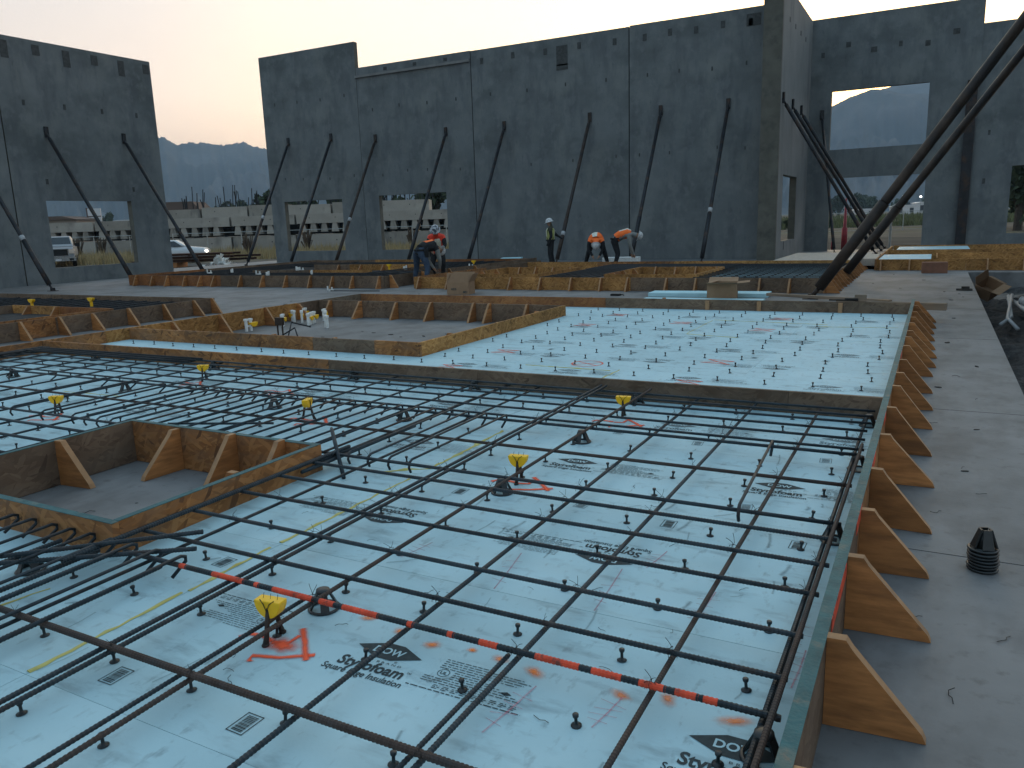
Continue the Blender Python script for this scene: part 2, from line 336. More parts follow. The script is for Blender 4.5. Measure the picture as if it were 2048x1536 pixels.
M['spray_orange'] = spray('sprayed_orange', (.90, .22, .03), 1.6, .95)
M['chalk_pink'] = spray('chalk_pink', (.58, .16, .22), 1.2, .55)
M['pencil'] = spray('scuff_grey', (.10, .13, .14), 1.2, .38)
def stroke(pts, w, z, name, m, parent):
    """ribbon with a rim/core coordinate"""
    V = []; F = []; U = []
    P = [Vector((p[0], p[1])) for p in pts]
    for i, p in enumerate(P):
        t = (P[min(i+1, len(P)-1)]-P[max(i-1, 0)]).normalized(); n = Vector((-t.y, t.x))
        ww = w*random.uniform(.85, 1.15)/2
        V += [(p.x+n.x*ww, p.y+n.y*ww, z), (p.x, p.y, z), (p.x-n.x*ww, p.y-n.y*ww, z)]
    for i in range(len(P)-1):
        a = i*3
        F += [(a, a+1, a+4, a+3), (a+1, a+2, a+5, a+4)]
        U += [0, 1, 1, 0, 1, 0, 0, 1]
    me = bpy.data.meshes.new(name); me.from_pydata(V, [], F); me.materials.append(m)
    uv = me.uv_layers.new(name='UVMap')
    for k, q in enumerate(U): uv.data[k].uv = (q, 0)
    return link(name, me, parent)
def blob(c, rx, ry, z, name, m, parent, rot=0):
    V = [(c[0], c[1], z)]; F = []; U = []
    for k in range(20):
        a = 2*math.pi*k/20; j = random.uniform(.85, 1.15); x = rx*math.cos(a)*j; y = ry*math.sin(a)*j
        V.append((c[0]+x*math.cos(rot)-y*math.sin(rot), c[1]+x*math.sin(rot)+y*math.cos(rot), z))
    for k in range(20): F.append((0, 1+k, 1+(k+1) % 20)); U += [1, 0, 0]
    me = bpy.data.meshes.new(name); me.from_pydata(V, [], F); me.materials.append(m)
    uv = me.uv_layers.new(name='UVMap')
    for k, q in enumerate(U): uv.data[k].uv = (q, 0)
    return link(name, me, parent)
_txt = {}
def text_mesh(s, size, bold=0, space=1, shear=0):
    key = (s, size, bold, space)
    if key in _txt: return _txt[key]
    c = bpy.data.curves.new('t', 'FONT'); c.body = s; c.size = size; c.offset = bold; c.space_character = space; c.resolution_u = 3; c.shear = shear
    o = bpy.data.objects.new('t', c); COL.objects.link(o)
    dg = bpy.context.evaluated_depsgraph_get(); me = bpy.data.meshes.new_from_object(o.evaluated_get(dg))
    bpy.data.objects.remove(o)
    V = [tuple(v.co) for v in me.vertices]; F = [tuple(p.vertices) for p in me.polygons]
    _txt[key] = (V, F); return _txt[key]
def put_text(mb, s, size, x, y, z, width=None, bold=0, space=1, m=0, align='l', basis=None):
    V, F = text_mesh(s, size, bold, space)
    xs = [v[0] for v in V]; x0, x1 = min(xs), max(xs); k = 1 if width is None else width/(x1-x0)
    w = (x1-x0)*k; ox = x-(w/2 if align == 'c' else 0)
    n = len(mb.v)
    for v in V:
        p = (ox+(v[0]-x0)*k, y+v[1], z)
        if basis is not None: p = tuple(basis @ Vector(p))
        mb.v.append(p)
    for f in F: mb.f.append(tuple(n+i for i in f)); mb.m.append(m)

# ------------------------------------------------------------------ ground, slab, pit
g = MB(); S = 4800
PX0, PX1, PY0, PY1 = .755, 12, -3.0, 23.15      # the open pit
for x0, x1, y0, y1 in ((-S, -32, -S, S), (-32, 14, 37.2, S), (14, S, -S, S), (-32, 14, -S, -8)):
    g.face([(x0, y0, -.25), (x1, y0, -.25), (x1, y1, -.25), (x0, y1, -.25)])
tag(g.build('ground', M['dirt']), 'bare dirt and dry field around the building site', 'ground', kind='structure')
s = MB()
for x0, x1, y0, y1 in ((-32, PX0, -8, 37.2), (PX0, PX1, PY1, 37.2), (PX1, 14, -8, 37.2), (PX0, PX1, -8, PY0)):
    s.box((x0, y0, -.5), (x1, y1, 0))
tag(s.build('slab_floor', M['slab']), 'grey concrete floor slab of the unfinished building', 'floor', kind='structure')
p = MB()
NX, NY = 60, 120
def pz(x, y):
    return -.48+.07*math.sin(x*3.1+y*1.7)+.05*math.sin(x*7+1)*math.sin(y*5.3)+random.uniform(-.022, .022)+.22*math.exp(-((x-2.6)**2/1.2+(y-20.8)**2/3.0))
grid = [[(PX0+(PX1-PX0)*(i/NX)**1.8, PY0+(PY1-PY0)*j/NY) for i in range(NX+1)] for j in range(NY+1)]
idx = []
for j in range(NY+1):
    for i in range(NX+1):
        x, y = grid[j][i]; p.v.append((x, y, pz(x, y)))
for j in range(NY):
    for i in range(NX):
        a = j*(NX+1)+i; p.f.append((a, a+1, a+NX+2, a+NX+1))
        x, y = grid[j][i]; p.m.append(1 if (x-2.5)**2/2.2+(y-20.9)**2/2.0 < 1 else 0)
tag(p.build('pit_ground', [M['pit'], M['pitsand']]), 'dark gravel bottom of the open pit beside the slab', 'ground', kind='structure')
# saw cut joints of the slab
for i, (a, b) in enumerate((((-.22, 4.0), (PX0, 4.0)), ((-.22, 7.1), (PX0, 7.1)), ((-.22, 11.2), (PX0, 11.2)), ((-12.8, 14.6), (PX0, 14.6)))):
    j = MB(); j.box((a[0], a[1]-.0016, .0003), (b[0], b[1]+.0016, .0015))
    o = j.build('slab_joint', M['joint']); tag(o, 'dark control joint across the concrete, %s from the front' % ORD[i+1], 'joint', kind='structure')

# ------------------------------------------------------------------ tilt-up wall panels
def panel(label, axis, c0, c1, pos, th, z0, z1, holes=(), m='wall', embeds=(), name='concrete_wall', step=None):
    """axis 'x': runs along x at y=pos..pos+th ; axis 'y': runs along y at x=pos..pos+th"""
    t = thing(name, label, 'wall panel', ((c0+c1)/2, pos+th/2, 0) if axis == 'x' else (pos+th/2, (c0+c1)/2, 0))
    ox, oy = t.location.x, t.location.y
    b = MB()
    us = sorted({c0, c1, *[h[0] for h in holes], *[h[1] for h in holes]}); zs = sorted({z0, z1, *[h[2] for h in holes], *[h[3] for h in holes]})
    def solid(u0, u1, w0, w1):
        um, wm = (u0+u1)/2, (w0+w1)/2
        return not any(h[0] < um < h[1] and h[2] < wm < h[3] for h in holes)
    def P(u, d, w): return (u-ox, pos+d-oy, w) if axis == 'x' else (pos+d-ox, u-oy, w)
    for i in range(len(us)-1):
        for k in range(len(zs)-1):
            if not solid(us[i], us[i+1], zs[k], zs[k+1]): continue
            u0, u1, w0, w1 = us[i], us[i+1], zs[k], zs[k+1]
            fr = [P(u0, 0, w0), P(u1, 0, w0), P(u1, 0, w1), P(u0, 0, w1)]; bk = [P(u0, th, w0), P(u0, th, w1), P(u1, th, w1), P(u1, th, w0)]
            if axis == 'y': fr.reverse(); bk.reverse()
            b.face(fr, 0); b.face(bk, 0)
            def nb(ii, kk): return 0 <= ii < len(us)-1 and 0 <= kk < len(zs)-1 and solid(us[ii], us[ii+1], zs[kk], zs[kk+1])
            if not nb(i-1, k): b.face([P(u0, 0, w0), P(u0, 0, w1), P(u0, th, w1), P(u0, th, w0)], 1)
            if not nb(i+1, k): b.face([P(u1, 0, w0), P(u1, th, w0), P(u1, th, w1), P(u1, 0, w1)], 1)
            if not nb(i, k-1): b.face([P(u0, 0, w0), P(u0, th, w0), P(u1, th, w0), P(u1, 0, w0)], 1)
            if not nb(i, k+1): b.face([P(u0, 0, w1), P(u1, 0, w1), P(u1, th, w1), P(u0, th, w1)], 1)
    b.build('wall_slab', [M[m], M['wall_edge']], t)
    for (u, w, su, sw) in embeds:
        e_ = MB()
        front = -1 if embfront.get(label, True) else 1
        d0, d1 = (-.012, .01) if front < 0 else (th-.01, th+.012)
        q = [P(u-su/2, d0, w-sw/2), P(u+su/2, d1, w+sw/2)]
        e_.box(tuple(min(a, c) for a, c in zip(*q)), tuple(max(a, c) for a, c in zip(*q)))
        e_.build('embed_plate', M['embed'], t)
    return t
embfront = {}
Y0 = 30.25; TH = .24
def inserts(x0, x1, z1, n, seedv):
    rr = random.Random(seedv); out = []
    for i in range(n):
        x = x0+(x1-x0)*(i+.5)/n
        out.append((x, z1-1.75-rr.uniform(0, .08), .055, .14)); out.append((x+rr.uniform(-.4, .4), 4.05+rr.uniform(-.1, .1), .045, .12))
    for i in range(n+1):
        out.append((x0+.5+(x1-x0-1)*i/n, z1-.42+.05*(i % 2), .15, .24))
    return out
embfront['x'] = True
panel('tall grey wall panel with raised corner top, left of the stepped joint', 'x', -29.88, -23.97, Y0, TH, -.3, 9.9, [(-29.0, -25.3, .56, 3.0)], embeds=inserts(-29.8, -24, 9.4, 4, 1)[:8])
t2 = panel('lower grey wall panel with a ledge strip along its top and one window', 'x', -23.96, -17.86, Y0+.01, TH, -.3, 8.76, [(-23.1, -19.37, .55, 3.05)], embeds=inserts(-23.9, -17.9, 8.7, 4, 2)[:8]+[(-22.3, 8.56, .18, .14), (-20.7, 8.56, .18, .14), (-19.1, 8.56, .18, .14)])
lb = MB(); lb.box((-24.0+20.91, -.20, 8.32), (-17.9+20.91, -.123, 8.42)); lb.build('ledge_strip', M['wall_light'], t2)
panel('windowless grey wall panel with a dark square pocket near its top', 'x', -17.83, -10.84, Y0, TH, -.3, 8.74, embeds=inserts(-17.8, -10.9, 8.7, 4, 3)+[(-13.62, 8.05, .48, .75), (-13.62, 7.62, .5, .22)])
panel('windowless grey wall panel ending at the pale return wall', 'x', -10.80, -5.68, Y0, TH, -.3, 8.77, embeds=inserts(-10.7, -5.8, 8.7, 4, 4)+[(-6.2, 8.35, .5, .4)])
for x in (-17.845, -10.82):
    j = MB(); j.box((x-.016, Y0-.004, 0), (x+.016, Y0+.2, 8.7)); tag(j.build('joint_strip', M['joint']), 'dark vertical joint between wall panels, ' + ('left one' if x < -15 else 'right one'), 'joint', 'vertical wall joints')
embfront['pale return wall panel running back from the long wall, with one narrow window'] = False
tr = panel('pale return wall panel running back from the long wall, with one narrow window', 'y', 29.35, 36.175, -5.29, .26, -.3, 9.25, [(30.3, 33.4, .62, 3.0)], m='wall_light', embeds=[(30.6+i*1.25, 8.25, .12, .16) for i in range(4)]+[(30.9, .45, .1, .3)])
t6 = panel('grey entrance wall panel with a high window above a doorway opening', 'x', -5.32, 1.04, 36.18, .24, -.3, 9.3, [(-4.2, -.64, 4.14, 6.46), (-4.1, -.55, -.3, 3.0)], embeds=[(-4.6+i*.95, 7.9+(i % 2)*.3-(.2 if i == 3 else 0), .13+.05*(i % 3), .2) for i in range(6)])
pl_ = MB(); pl_.box((-5.66, 29.2, -.3), (-5.03, 29.345, 10.2)); tag(pl_.build('concrete_pilaster', M['wall_edge']), 'narrow olive-grey concrete end face where the long wall meets the return wall', 'pilaster')
cb_ = MB(); cb_.box((.64, 35.95, -.3), (1.0, 36.17, 6.35)); tag(cb_.build('dark_column', M['brace']), 'dark narrow column standing against the entrance wall', 'column')  # upright box forming the dark strip on the entrance wall
panel('grey wall panel at the far right, lower than the entrance wall', 'x', 1.043, 8.5, 36.185, .24, -.3, 8.36, [(2.35, 5.9, .6, 3.12)], embeds=[(1.9, 7.6, .16, .25), (1.5, 4.4, .08, .18), (1.45, 2.6, .1, .2)])
# left wall (faces +x)
LW = -27.7
for lab, a, b_, z1, hl in (('grey wall panel at the left with a window showing a pickup truck', 16.18, 22.2, 8.24, [(17.25, 20.62, .55, 2.91)]), ('windowless grey wall panel at the left photo edge', 9.0, 16.14, 8.24, [])):
    embfront[lab] = False
    em = [(a+.4+i*(b_-a-.6)/5, 7.93-(.0 if i % 2 else .12), .26, .34 if i % 2 else .55) for i in range(6)]+[(a+.8+i*1.45, 6.15, .09, .18) for i in range(4)]+[(17.4 if hl else 12, 3.55, .09, .18), (b_-1.4, 3.35, .09, .18)]
    panel(lab, 'y', a, b_, LW-.24, .24, -.3, z1, hl, embeds=em)
# panel off to the right that carries the two big braces
panel('grey wall panel standing in the pit at the right, held by two long braces', 'y', 13.6, 20.7, 1.86, .24, -.45, 8.4)

# ------------------------------------------------------------------ pipe braces
def brace(top, foot, r, label, group, m='brace', sleeve=True, base=True, sticker=None, frac=.84):
    top = Vector(top); foot = Vector(foot); d = top-foot
    t = thing('wall_brace', label, 'brace', foot, group)
    b = MB(); L = d.length; u = d.normalized()
    b.tube([u*.25, u*(L*.30)], r, 12); b.tube([u*(L*.30), u*(L*.305), u*(L-.25)], [r*.8, r*.86, r*.86], 12)
    b.build('pipe', M[m], t, True)
    e = MB(); e.tube([Vector((0, 0, .03)), u*.27], r*.42, 8); e.tube([u*(L-.27), u*L], r*.5, 8); e.build('screw_end', M[m], t, True)
    h = Vector((d.x, d.y, 0)).normalized(); n = Vector((-h.y, h.x, 0))
    f = MB(); f.prism([h*.14+n*.1, -h*.14+n*.1, -h*.14-n*.1, h*.14-n*.1], (0, 0, .015)); f.box((-.05, -.05, .015), (.05, .05, .10)); f.build('foot_plate', M[m], t)
    k = MB(); q = d-h*.012
    k.prism([q+n*.07+Vector((0, 0, .2)), q-n*.07+Vector((0, 0, .2)), q-n*.07-Vector((0, 0, .16)), q+n*.07-Vector((0, 0, .16))], -h*.05); k.build('wall_shoe', M[m], t)
    if sticker:
        s_ = MB(); s_.tube([u*(L*sticker), u*(L*sticker+.16)], r*1.05, 12); s_.build('tape_band', M['sticker'], t, True)
    return t
bx = [-28.37, -25.67, -23.06, -19.22, -16.31, -12.45, -9.55, -7.02]
bl = ['leaning steel brace at the left end of the long wall, beside its open corner', 'leaning steel brace crossing the left window of the long wall', 'leaning steel brace between the two windows of the long wall', 'leaning steel brace crossing the right window of the long wall, above bending workers',
      'leaning steel brace left of the first vertical wall joint', 'leaning steel brace behind the worker in the lime vest', 'leaning steel brace behind the worker bending to the right', 'leaning steel brace with white band nearest the pale return wall']
bs = [.37, None, .34, None, None, .19, None, .31]
for i, x in enumerate(bx):
    brace((x+.35*0, 30.24, 5.58+(.25 if i < 2 else 0)), (x, 26.75, .02), .075, bl[i], 'pipe braces of the long wall', 'brace' if i not in (2, 5) else 'brace_brown', sticker=bs[i])
for y, zt, la in ((17.61, 5.21, 'leaning steel brace crossing the truck window of the left wall'), (20.63, 5.22, 'leaning steel brace at the right end of the left wall'), (14.74, 5.2, 'leaning steel brace at the left photo edge with a white tape band')):
    brace((-27.69, y, zt), (-23.98, y, 0), .075, la, 'pipe braces of the left wall', sticker=.3 if y < 15 else None)
for y, la in ((29.6, 'nearest brace of the pale return wall, leaning left'), (31.6, 'middle brace of the pale return wall, leaning left'), (33.65, 'rear brace of the pale return wall, leaning left')):
    brace((-5.03, y, 5.52), (-1.95, y+.6+ (2.2 if y < 30 else 3.2 if y < 33 else 3.4), 0), .075, la, 'pipe braces of the return wall')
brace((-4.54, 36.18, 5.55), (-3.46, 34.63-1.6, 0), .06, 'single thin brace standing at the entrance wall, left of its doorway', None)
brace((1.86, 15.83, 5.82), (-2.04, 15.83, 0), .10, 'long brown brace pipe crossing the right of the picture, nearer of the two', 'two long braces at the right', 'brace_brown', sticker=None)
brace((1.86, 20.2, 5.51), (-1.98, 20.2, 0), .10, 'long brown brace pipe crossing the right of the picture, farther of the two', 'two long braces at the right', 'brace_brown')

# ------------------------------------------------------------------ formwork
HF, FT = .30, .137
def form(label, axis, pos, c0, c1, kside=0, kicks=(), styles=('osb2',), z0=0.004, z1=HF, th=.036, segs=None, green=False, depth=.30, kh=None, klen=None, group='timber formwork boards'):
    """board along axis at pos (its low side), kickers on side kside (+1/-1)"""
    mid = (c0+c1)/2
    t = thing('formwork', label, 'formwork', (mid, pos, 0) if axis == 'x' else (pos, mid, 0), group)
    segs = segs or [c0+(c1-c0)*i/len(styles) for i in range(1, len(styles))]
    cuts = [c0, *segs, c1]
    for i in range(len(cuts)-1):
        b = MB(); a, c = cuts[i]+(.0015 if i else 0), cuts[i+1]-(.0015 if i < len(cuts)-2 else 0)
        dz = random.uniform(-.002, .002)
        if axis == 'x': b.box((a-mid, 0, z0), (c-mid, th, z1+dz))
        else: b.box((0, a-mid, z0), (th, c-mid, z1+dz))
        b.build('osb_board', M[styles[i % len(styles)]], t)
        if green:
            e = MB()
            if axis == 'x': e.box((a-mid, -.001, z1+dz+.0005), (c-mid, th+.001, z1+dz+.0035))
            else: e.box((-.001, a-mid, z1+dz+.0005), (th+.001, c-mid, z1+dz+.0035))
            e.build('painted_edge', M['green'], t)
    kh = kh or z1+.005
    for k in kicks:
        base = th if kside > 0 else 0; sg = kside; w = .038; d = depth*random.uniform(.92, 1.05)
        h = kh*random.uniform(.95, 1.03)
        prof = [(0, .002), (d, .002), (d-.012, .03), (.075, h-.03), (.055, h), (0, h)]
        b = MB(); ln_ = random.uniform(-.09, .09)
        if axis == 'y': pts = [(base+sg*(u+.001), k-mid-w/2+u*ln_, z) for u, z in prof]; b.prism(pts, (0, w, 0))
        else: pts = [(k-mid-w/2+u*ln_, base+sg*(u+.001), z) for u, z in prof]; b.prism(pts, (w, 0, 0))
        n = len(prof); b.m = [0, 0, 1, 1, 1, 1, 1, 1][:len(b.m)]
        b.build('kicker', [M['lumber'], M['lumber_edge']], t)
    return t
A_K = [2.43, 3.09, 3.67, 4.27, 5.0, 5.68, 6.42, 7.02, 7.7, 8.5, 9.05, 9.6, 10.2, 10.9, 11.5, 12.1, 12.75]
fa = form('long formwork along the walkway with green painted top edge and triangular kickers', 'y', -.26, .6, 13.05, 1, [1.75, *A_K], ('osb2', 'osb1', 'osb1', 'osb2', 'osb1'), segs=[3.58, 6.02, 8.46, 10.9], green=True, th=.040)
for a, b_ in ((2.55, 3.02), (3.45, 3.72), (4.35, 4.62), (5.4, 5.6), (7.9, 8.2)):
    q = MB(); q.box((.0405, a-6.825, .245), (.0425, b_-6.825, .299)); q.build('paint_mark', M['redpaint'], fa)
form('long low formwork dividing the rebar tray from the empty foam tray', 'x', 6.0, -10.16, -.262, 0, (), ('osb1', 'osb1', 'osb2', 'osb2', 'osb2'), segs=[-8.2, -5.35, -3.6, -.9])
form('back formwork of the empty foam tray with scrap lumber on its right end', 'x', 12.5, -10.16, -.262, 1, [-9, -7.8, -6.5, -5.2, -3.9, -2.7, -1.5], ('osb3', 'osb2', 'osb2', 'osb2'), segs=[-4.9, -4.0, -.95], depth=.2)
fB = [o for o in COL.objects if o.get('label', '').startswith('back formwork of the empty foam tray')][0]
for x in (-3.16, -2.36, -1.19):
    q = MB(); q.box((x+5.211-.03, -.034, .14), (x+5.211+.03, -.001, .285)); q.build('cleat', M['lumber_edge'], fB)
form('long formwork bounding both foam trays on the left', 'y', -10.2, 1.5, 12.54, 1, [8.0, 8.9, 9.9, 10.7], ('osb2', 'osb1', 'osb0', 'osb0', 'osb2'), segs=[4.5, 6.9, 8.4, 10.7])
# box-out in the empty tray
form('near formwork of the large box-out in the empty foam tray', 'x', 7.26, -10.15, -5.1, 1, [-9.4, -8.4, -7.4, -6.4], ('osb1', 'osb1', 'osb2', 'osb1'), segs=[-9.0, -6.7, -5.75])
form('right formwork of the large box-out in the empty foam tray', 'y', -5.138, 7.298, 11.3, -1, [8.0, 9.2, 10.4], ('osb0', 'osb0'), segs=[8.9])
form('rear formwork of the large box-out, braced by kickers on its inner side', 'x', 11.262, -10.15, -5.14, -1, [-9.85, -9.15, -8.35, -7.6, -6.75, -6.45, -5.75], ('osb2', 'osb2', 'osb2'), depth=.26)
# near box-out
BX0, BX1, BY0, BY1 = -5.035, -3.27, 2.12, 3.54
form('near formwork of the small box-out in the rebar tray', 'x', BY0, BX0, BX1, 0, (), ('osb1', 'osb1'), segs=[-4.6], green=True)
form('right formwork of the small box-out in the rebar tray', 'y', BX1-.036, BY0+.037, BY1, -1, [2.9], ('osb1',), green=True, depth=.25)
form('far formwork of the small box-out with three kickers inside', 'x', BY1-.036, BX0, BX1-.038, -1, [-4.52, -3.98, -3.55], ('osb1', 'osb1'), segs=[-4.5], green=True, depth=.30)
form('left formwork of the small box-out, weathered brown with one kicker', 'y', BX0, BY0+.037, BY1-.037, 1, [2.25, 2.95], ('osb2',), green=True, depth=.28)
# left tray
form('weathered formwork with kickers along the left concrete strip', 'y', -12.94, 4.2, 11.2, 1, [4.9, 5.7, 6.5, 7.3, 7.95, 8.55, 9.25, 10.0, 10.7, 11.15], ('osb2', 'osb2', 'osb1', 'osb2', 'osb2'), segs=[6.0, 7.35, 7.9, 9.5])
form('rear formwork of the left tray, pale weathered board', 'x', 11.2, -21, -12.905, 0, (), ('osb2', 'osb2', 'osb2'))
form('far formwork of the box-out in the left tray, orange board', 'x', 9.2, -16.4, -13.3, -1, [-15.8, -14.9], ('osb0', 'osb3'), depth=.28)
form('left formwork of the box-out in the left tray, dark board', 'y', -16.44, 6.0, 9.23, 1, [7.2, 8.2], ('osb2',))
form('right formwork of the box-out in the left tray', 'y', -13.3, 6.0, 9.23, 0, (), ('osb1',))
# far-left tray
form('front formwork of the far left tray, reddish boards then weathered ones', 'x', 16.85, -23.2, -12.9, -1, [-22.8, -22.0, -21.3, -20.5, -19.8, -19.2, -18.1, -17.2, -16.3, -15.4, -14.6, -13.9, -13.0], ('osb3', 'osb3', 'osb2', 'osb2', 'osb2'), segs=[-22.4, -19.0, -17.0, -15.0], z1=.33, depth=.22)
form('left formwork of the far left tray running back towards the long wall', 'y', -23.24, 16.85, 26.0, 0, (), ('osb3', 'osb2', 'osb2'), z1=.33)
form('right formwork of the far left tray facing the narrow gap', 'y', -12.9, 16.89, 26.0, 1, [17.1, 18.6, 20, 21.5], ('osb2', 'osb2'), z1=.33, depth=.26)
form('rear formwork of the far left tray near the long wall', 'x', 25.4, -23.2, -12.95, 0, (), ('osb2', 'osb0', 'osb3'), z1=.33)
form('front formwork of a box-out in the far left tray', 'x', 19.3, -20.2, -15.2, 1, [-19.5, -18.5, -17.5, -16.5], ('osb2', 'osb0'), z1=.33)
form('rear formwork of a box-out in the far left tray, orange board', 'x', 22.3, -20.2, -15.2, -1, [-19, -18, -17, -16], ('osb2', 'osb0', 'osb0'), z1=.33)
# far-middle tray
form('front formwork of the middle far tray, fresh boards left and weathered boards right', 'x', 16.98, -12.0, -1.96, -1, [-11.8, -10.9, -10.2, -9.1, -8.3, -7.5, -6.75, -6.1, -5.2, -4.55, -3.85, -3.2, -2.6], ('osb0', 'osb0', 'osb2', 'osb2'), segs=[-9.0, -6.05, -4.0], depth=.22)
form('right formwork of the middle far tray with a long row of pale kickers', 'y', -1.96, 16.98, 24.6, 1, [17.05+i*.52 for i in range(15)], ('osb1', 'osb2', 'osb1'), depth=.27)
form('left formwork of the middle far tray beside the bending workers', 'y', -12.04, 17.02, 24.6, 0, (), ('osb1', 'osb2'))
form('rear formwork of the middle far tray below the long wall', 'x', 23.55, -12.0, -2.0, 0, (), ('osb0', 'osb1', 'osb0', 'osb0'))
for x0, x1, la in ((-11.3, -9.0, 'left box-out'), (-7.1, -4.9, 'right box-out')):
    form('near formwork of the %s in the middle far tray' % la, 'x', 18.1, x0, x1, 0, (), ('osb0', 'osb0'))
    form('far formwork of the %s in the middle far tray, orange with kickers' % la, 'x', 20.9, x0, x1, -1, [x0+.4+i*.55 for i in range(4)], ('osb0', 'osb0'), depth=.25)
    form('left formwork of the %s in the middle far tray' % la, 'y', x0-.04, 18.1, 20.93, 1, [18.6, 19.3, 20.1], ('osb1', 'osb0'), depth=.25)
    form('right formwork of the %s in the middle far tray' % la, 'y', x1+.002, 18.1, 20.93, 0, (), ('osb0',))
# far-right tray
form('front formwork of the far right tray, orange boards with kickers', 'x', 23.84, -1.42, 5.0, -1, [-1.3, -.6, 1.2, 2.0, 2.8], ('osb0', 'osb0', 'osb1'), z1=.30, depth=.16)
form('left formwork of the far right tray with black strap', 'y', -1.46, 23.84, 33.0, 0, (), ('osb1', 'osb0'), z1=.30)
form('second formwork row of the far right tray', 'x', 27.2, -.1, 5.0, 0, (), ('osb0', 'osb0'), z1=.30)
form('third formwork row of the far right tray', 'x', 29.6, -1.4, 5.0, 0, (), ('osb0', 'osb0'), z1=.30)
form('rear formwork row of the far right tray', 'x', 33.0, -1.4, 5.0, 0, (), ('osb0', 'osb0'), z1=.31)
form('side formwork of the inner box in the far right tray', 'y', .02, 24.6, 27.2, 0, (), ('osb0',), z1=.30)

# ------------------------------------------------------------------ foam boards
def rects_minus(r, holes):
    out = [r]
    for h in holes:
        nx = []
        for a in out:
            x0, x1, y0, y1 = a; hx0, hx1, hy0, hy1 = h
            if hx0 >= x1 or hx1 <= x0 or hy0 >= y1 or hy1 <= y0: nx.append(a); continue
            if hx0 > x0: nx.append((x0, hx0, y0, y1)); x0 = hx0
            if hx1 < x1: nx.append((hx1, x1, y0, y1)); x1 = hx1
            if hy0 > y0: nx.append((x0, x1, y0, hy0))
            if hy1 < y1: nx.append((x0, x1, hy1, y1))
        out = nx
    return out
BOARDS = []
def foam_tray(x0, x1, ys, xs_by_row, holes, where, ztop=FT):
    for j in range(len(ys)-1):
        xs = xs_by_row[j % len(xs_by_row)]
        xs = [x0]+sorted(v for v in xs if x0+.2 < v < x1-.2)+[x1]
        for i in range(len(xs)-1):
            r = (xs[i]+.001, xs[i+1]-.001, ys[j]+.001, ys[j+1]-.001)
            rs = rects_minus(r, holes)
            if not rs: continue
            cx, cy = (r[0]+r[1])/2, (r[2]+r[3])/2
            lab = 'pale blue foam board, %s row from front, %s from right, %s' % (ORD[j+1], ORD[len(xs)-1-i], where)
            b = MB(); dz = random.uniform(-.0006, .0006)
            for q in rs: b.box((q[0]-cx, q[2]-cy, .002-ztop), (q[1]-cx, q[3]-cy, dz))
            o = b.build('foam_board', M['foam'], None, loc=(cx, cy, ztop)); tag(o, lab, 'insulation board', 'foam boards')
            BOARDS.append((r, o))
def board_at(x, y):
    for r, o in BOARDS:
        if r[0] <= x <= r[1] and r[2] <= y <= r[3]: return o
    return min(BOARDS, key=lambda b: ((b[0][0]+b[0][1])/2-x)**2+((b[0][2]+b[0][3])/2-y)**2)[1]
foam_tray(-10.16, -.262, [.3, 1.34, 2.55, 3.70, 4.78, 5.998], [[-2.66, -5.1, -7.5]], [(BX0, BX1, BY0, BY1)], 'rebar tray')
foam_tray(-10.16, -.262, [6.04, 7.26, 8.35, 9.75, 11.0, 12.498], [[-2.7, -5.1, -7.6], [-1.5, -3.9]], [(-10.16, -5.1, 7.26, 11.3)], 'empty tray')
foam_tray(-4.85, -2.0, [17.05, 20.3, 23.5], [[]], [], 'middle far tray')
foam_tray(-1.4, -.1, [23.9, 27.1], [[]], [], 'front of far right tray', .27)
foam_tray(-1.2, 1.0, [30.0, 32.9], [[]], [], 'rear of far right tray', .27)
def on_board(mb, name, mats, x, y):
    """build mb (world xy, local z above foam) as a child of the board under (x,y)"""
    keep = [k for k, f in enumerate(mb.f) if all(mb.v[i][0] < -.262 and not (BX0 < mb.v[i][0] < BX1 and BY0 < mb.v[i][1] < BY1) for i in f)]
    mb.f = [mb.f[k] for k in keep]; mb.m = [mb.m[k] for k in keep]
    o = board_at(x, y); L = o.location
    mb.v = [(v[0]-L.x, v[1]-L.y, v[2]) for v in mb.v]
    return mb.build(name, mats, o)
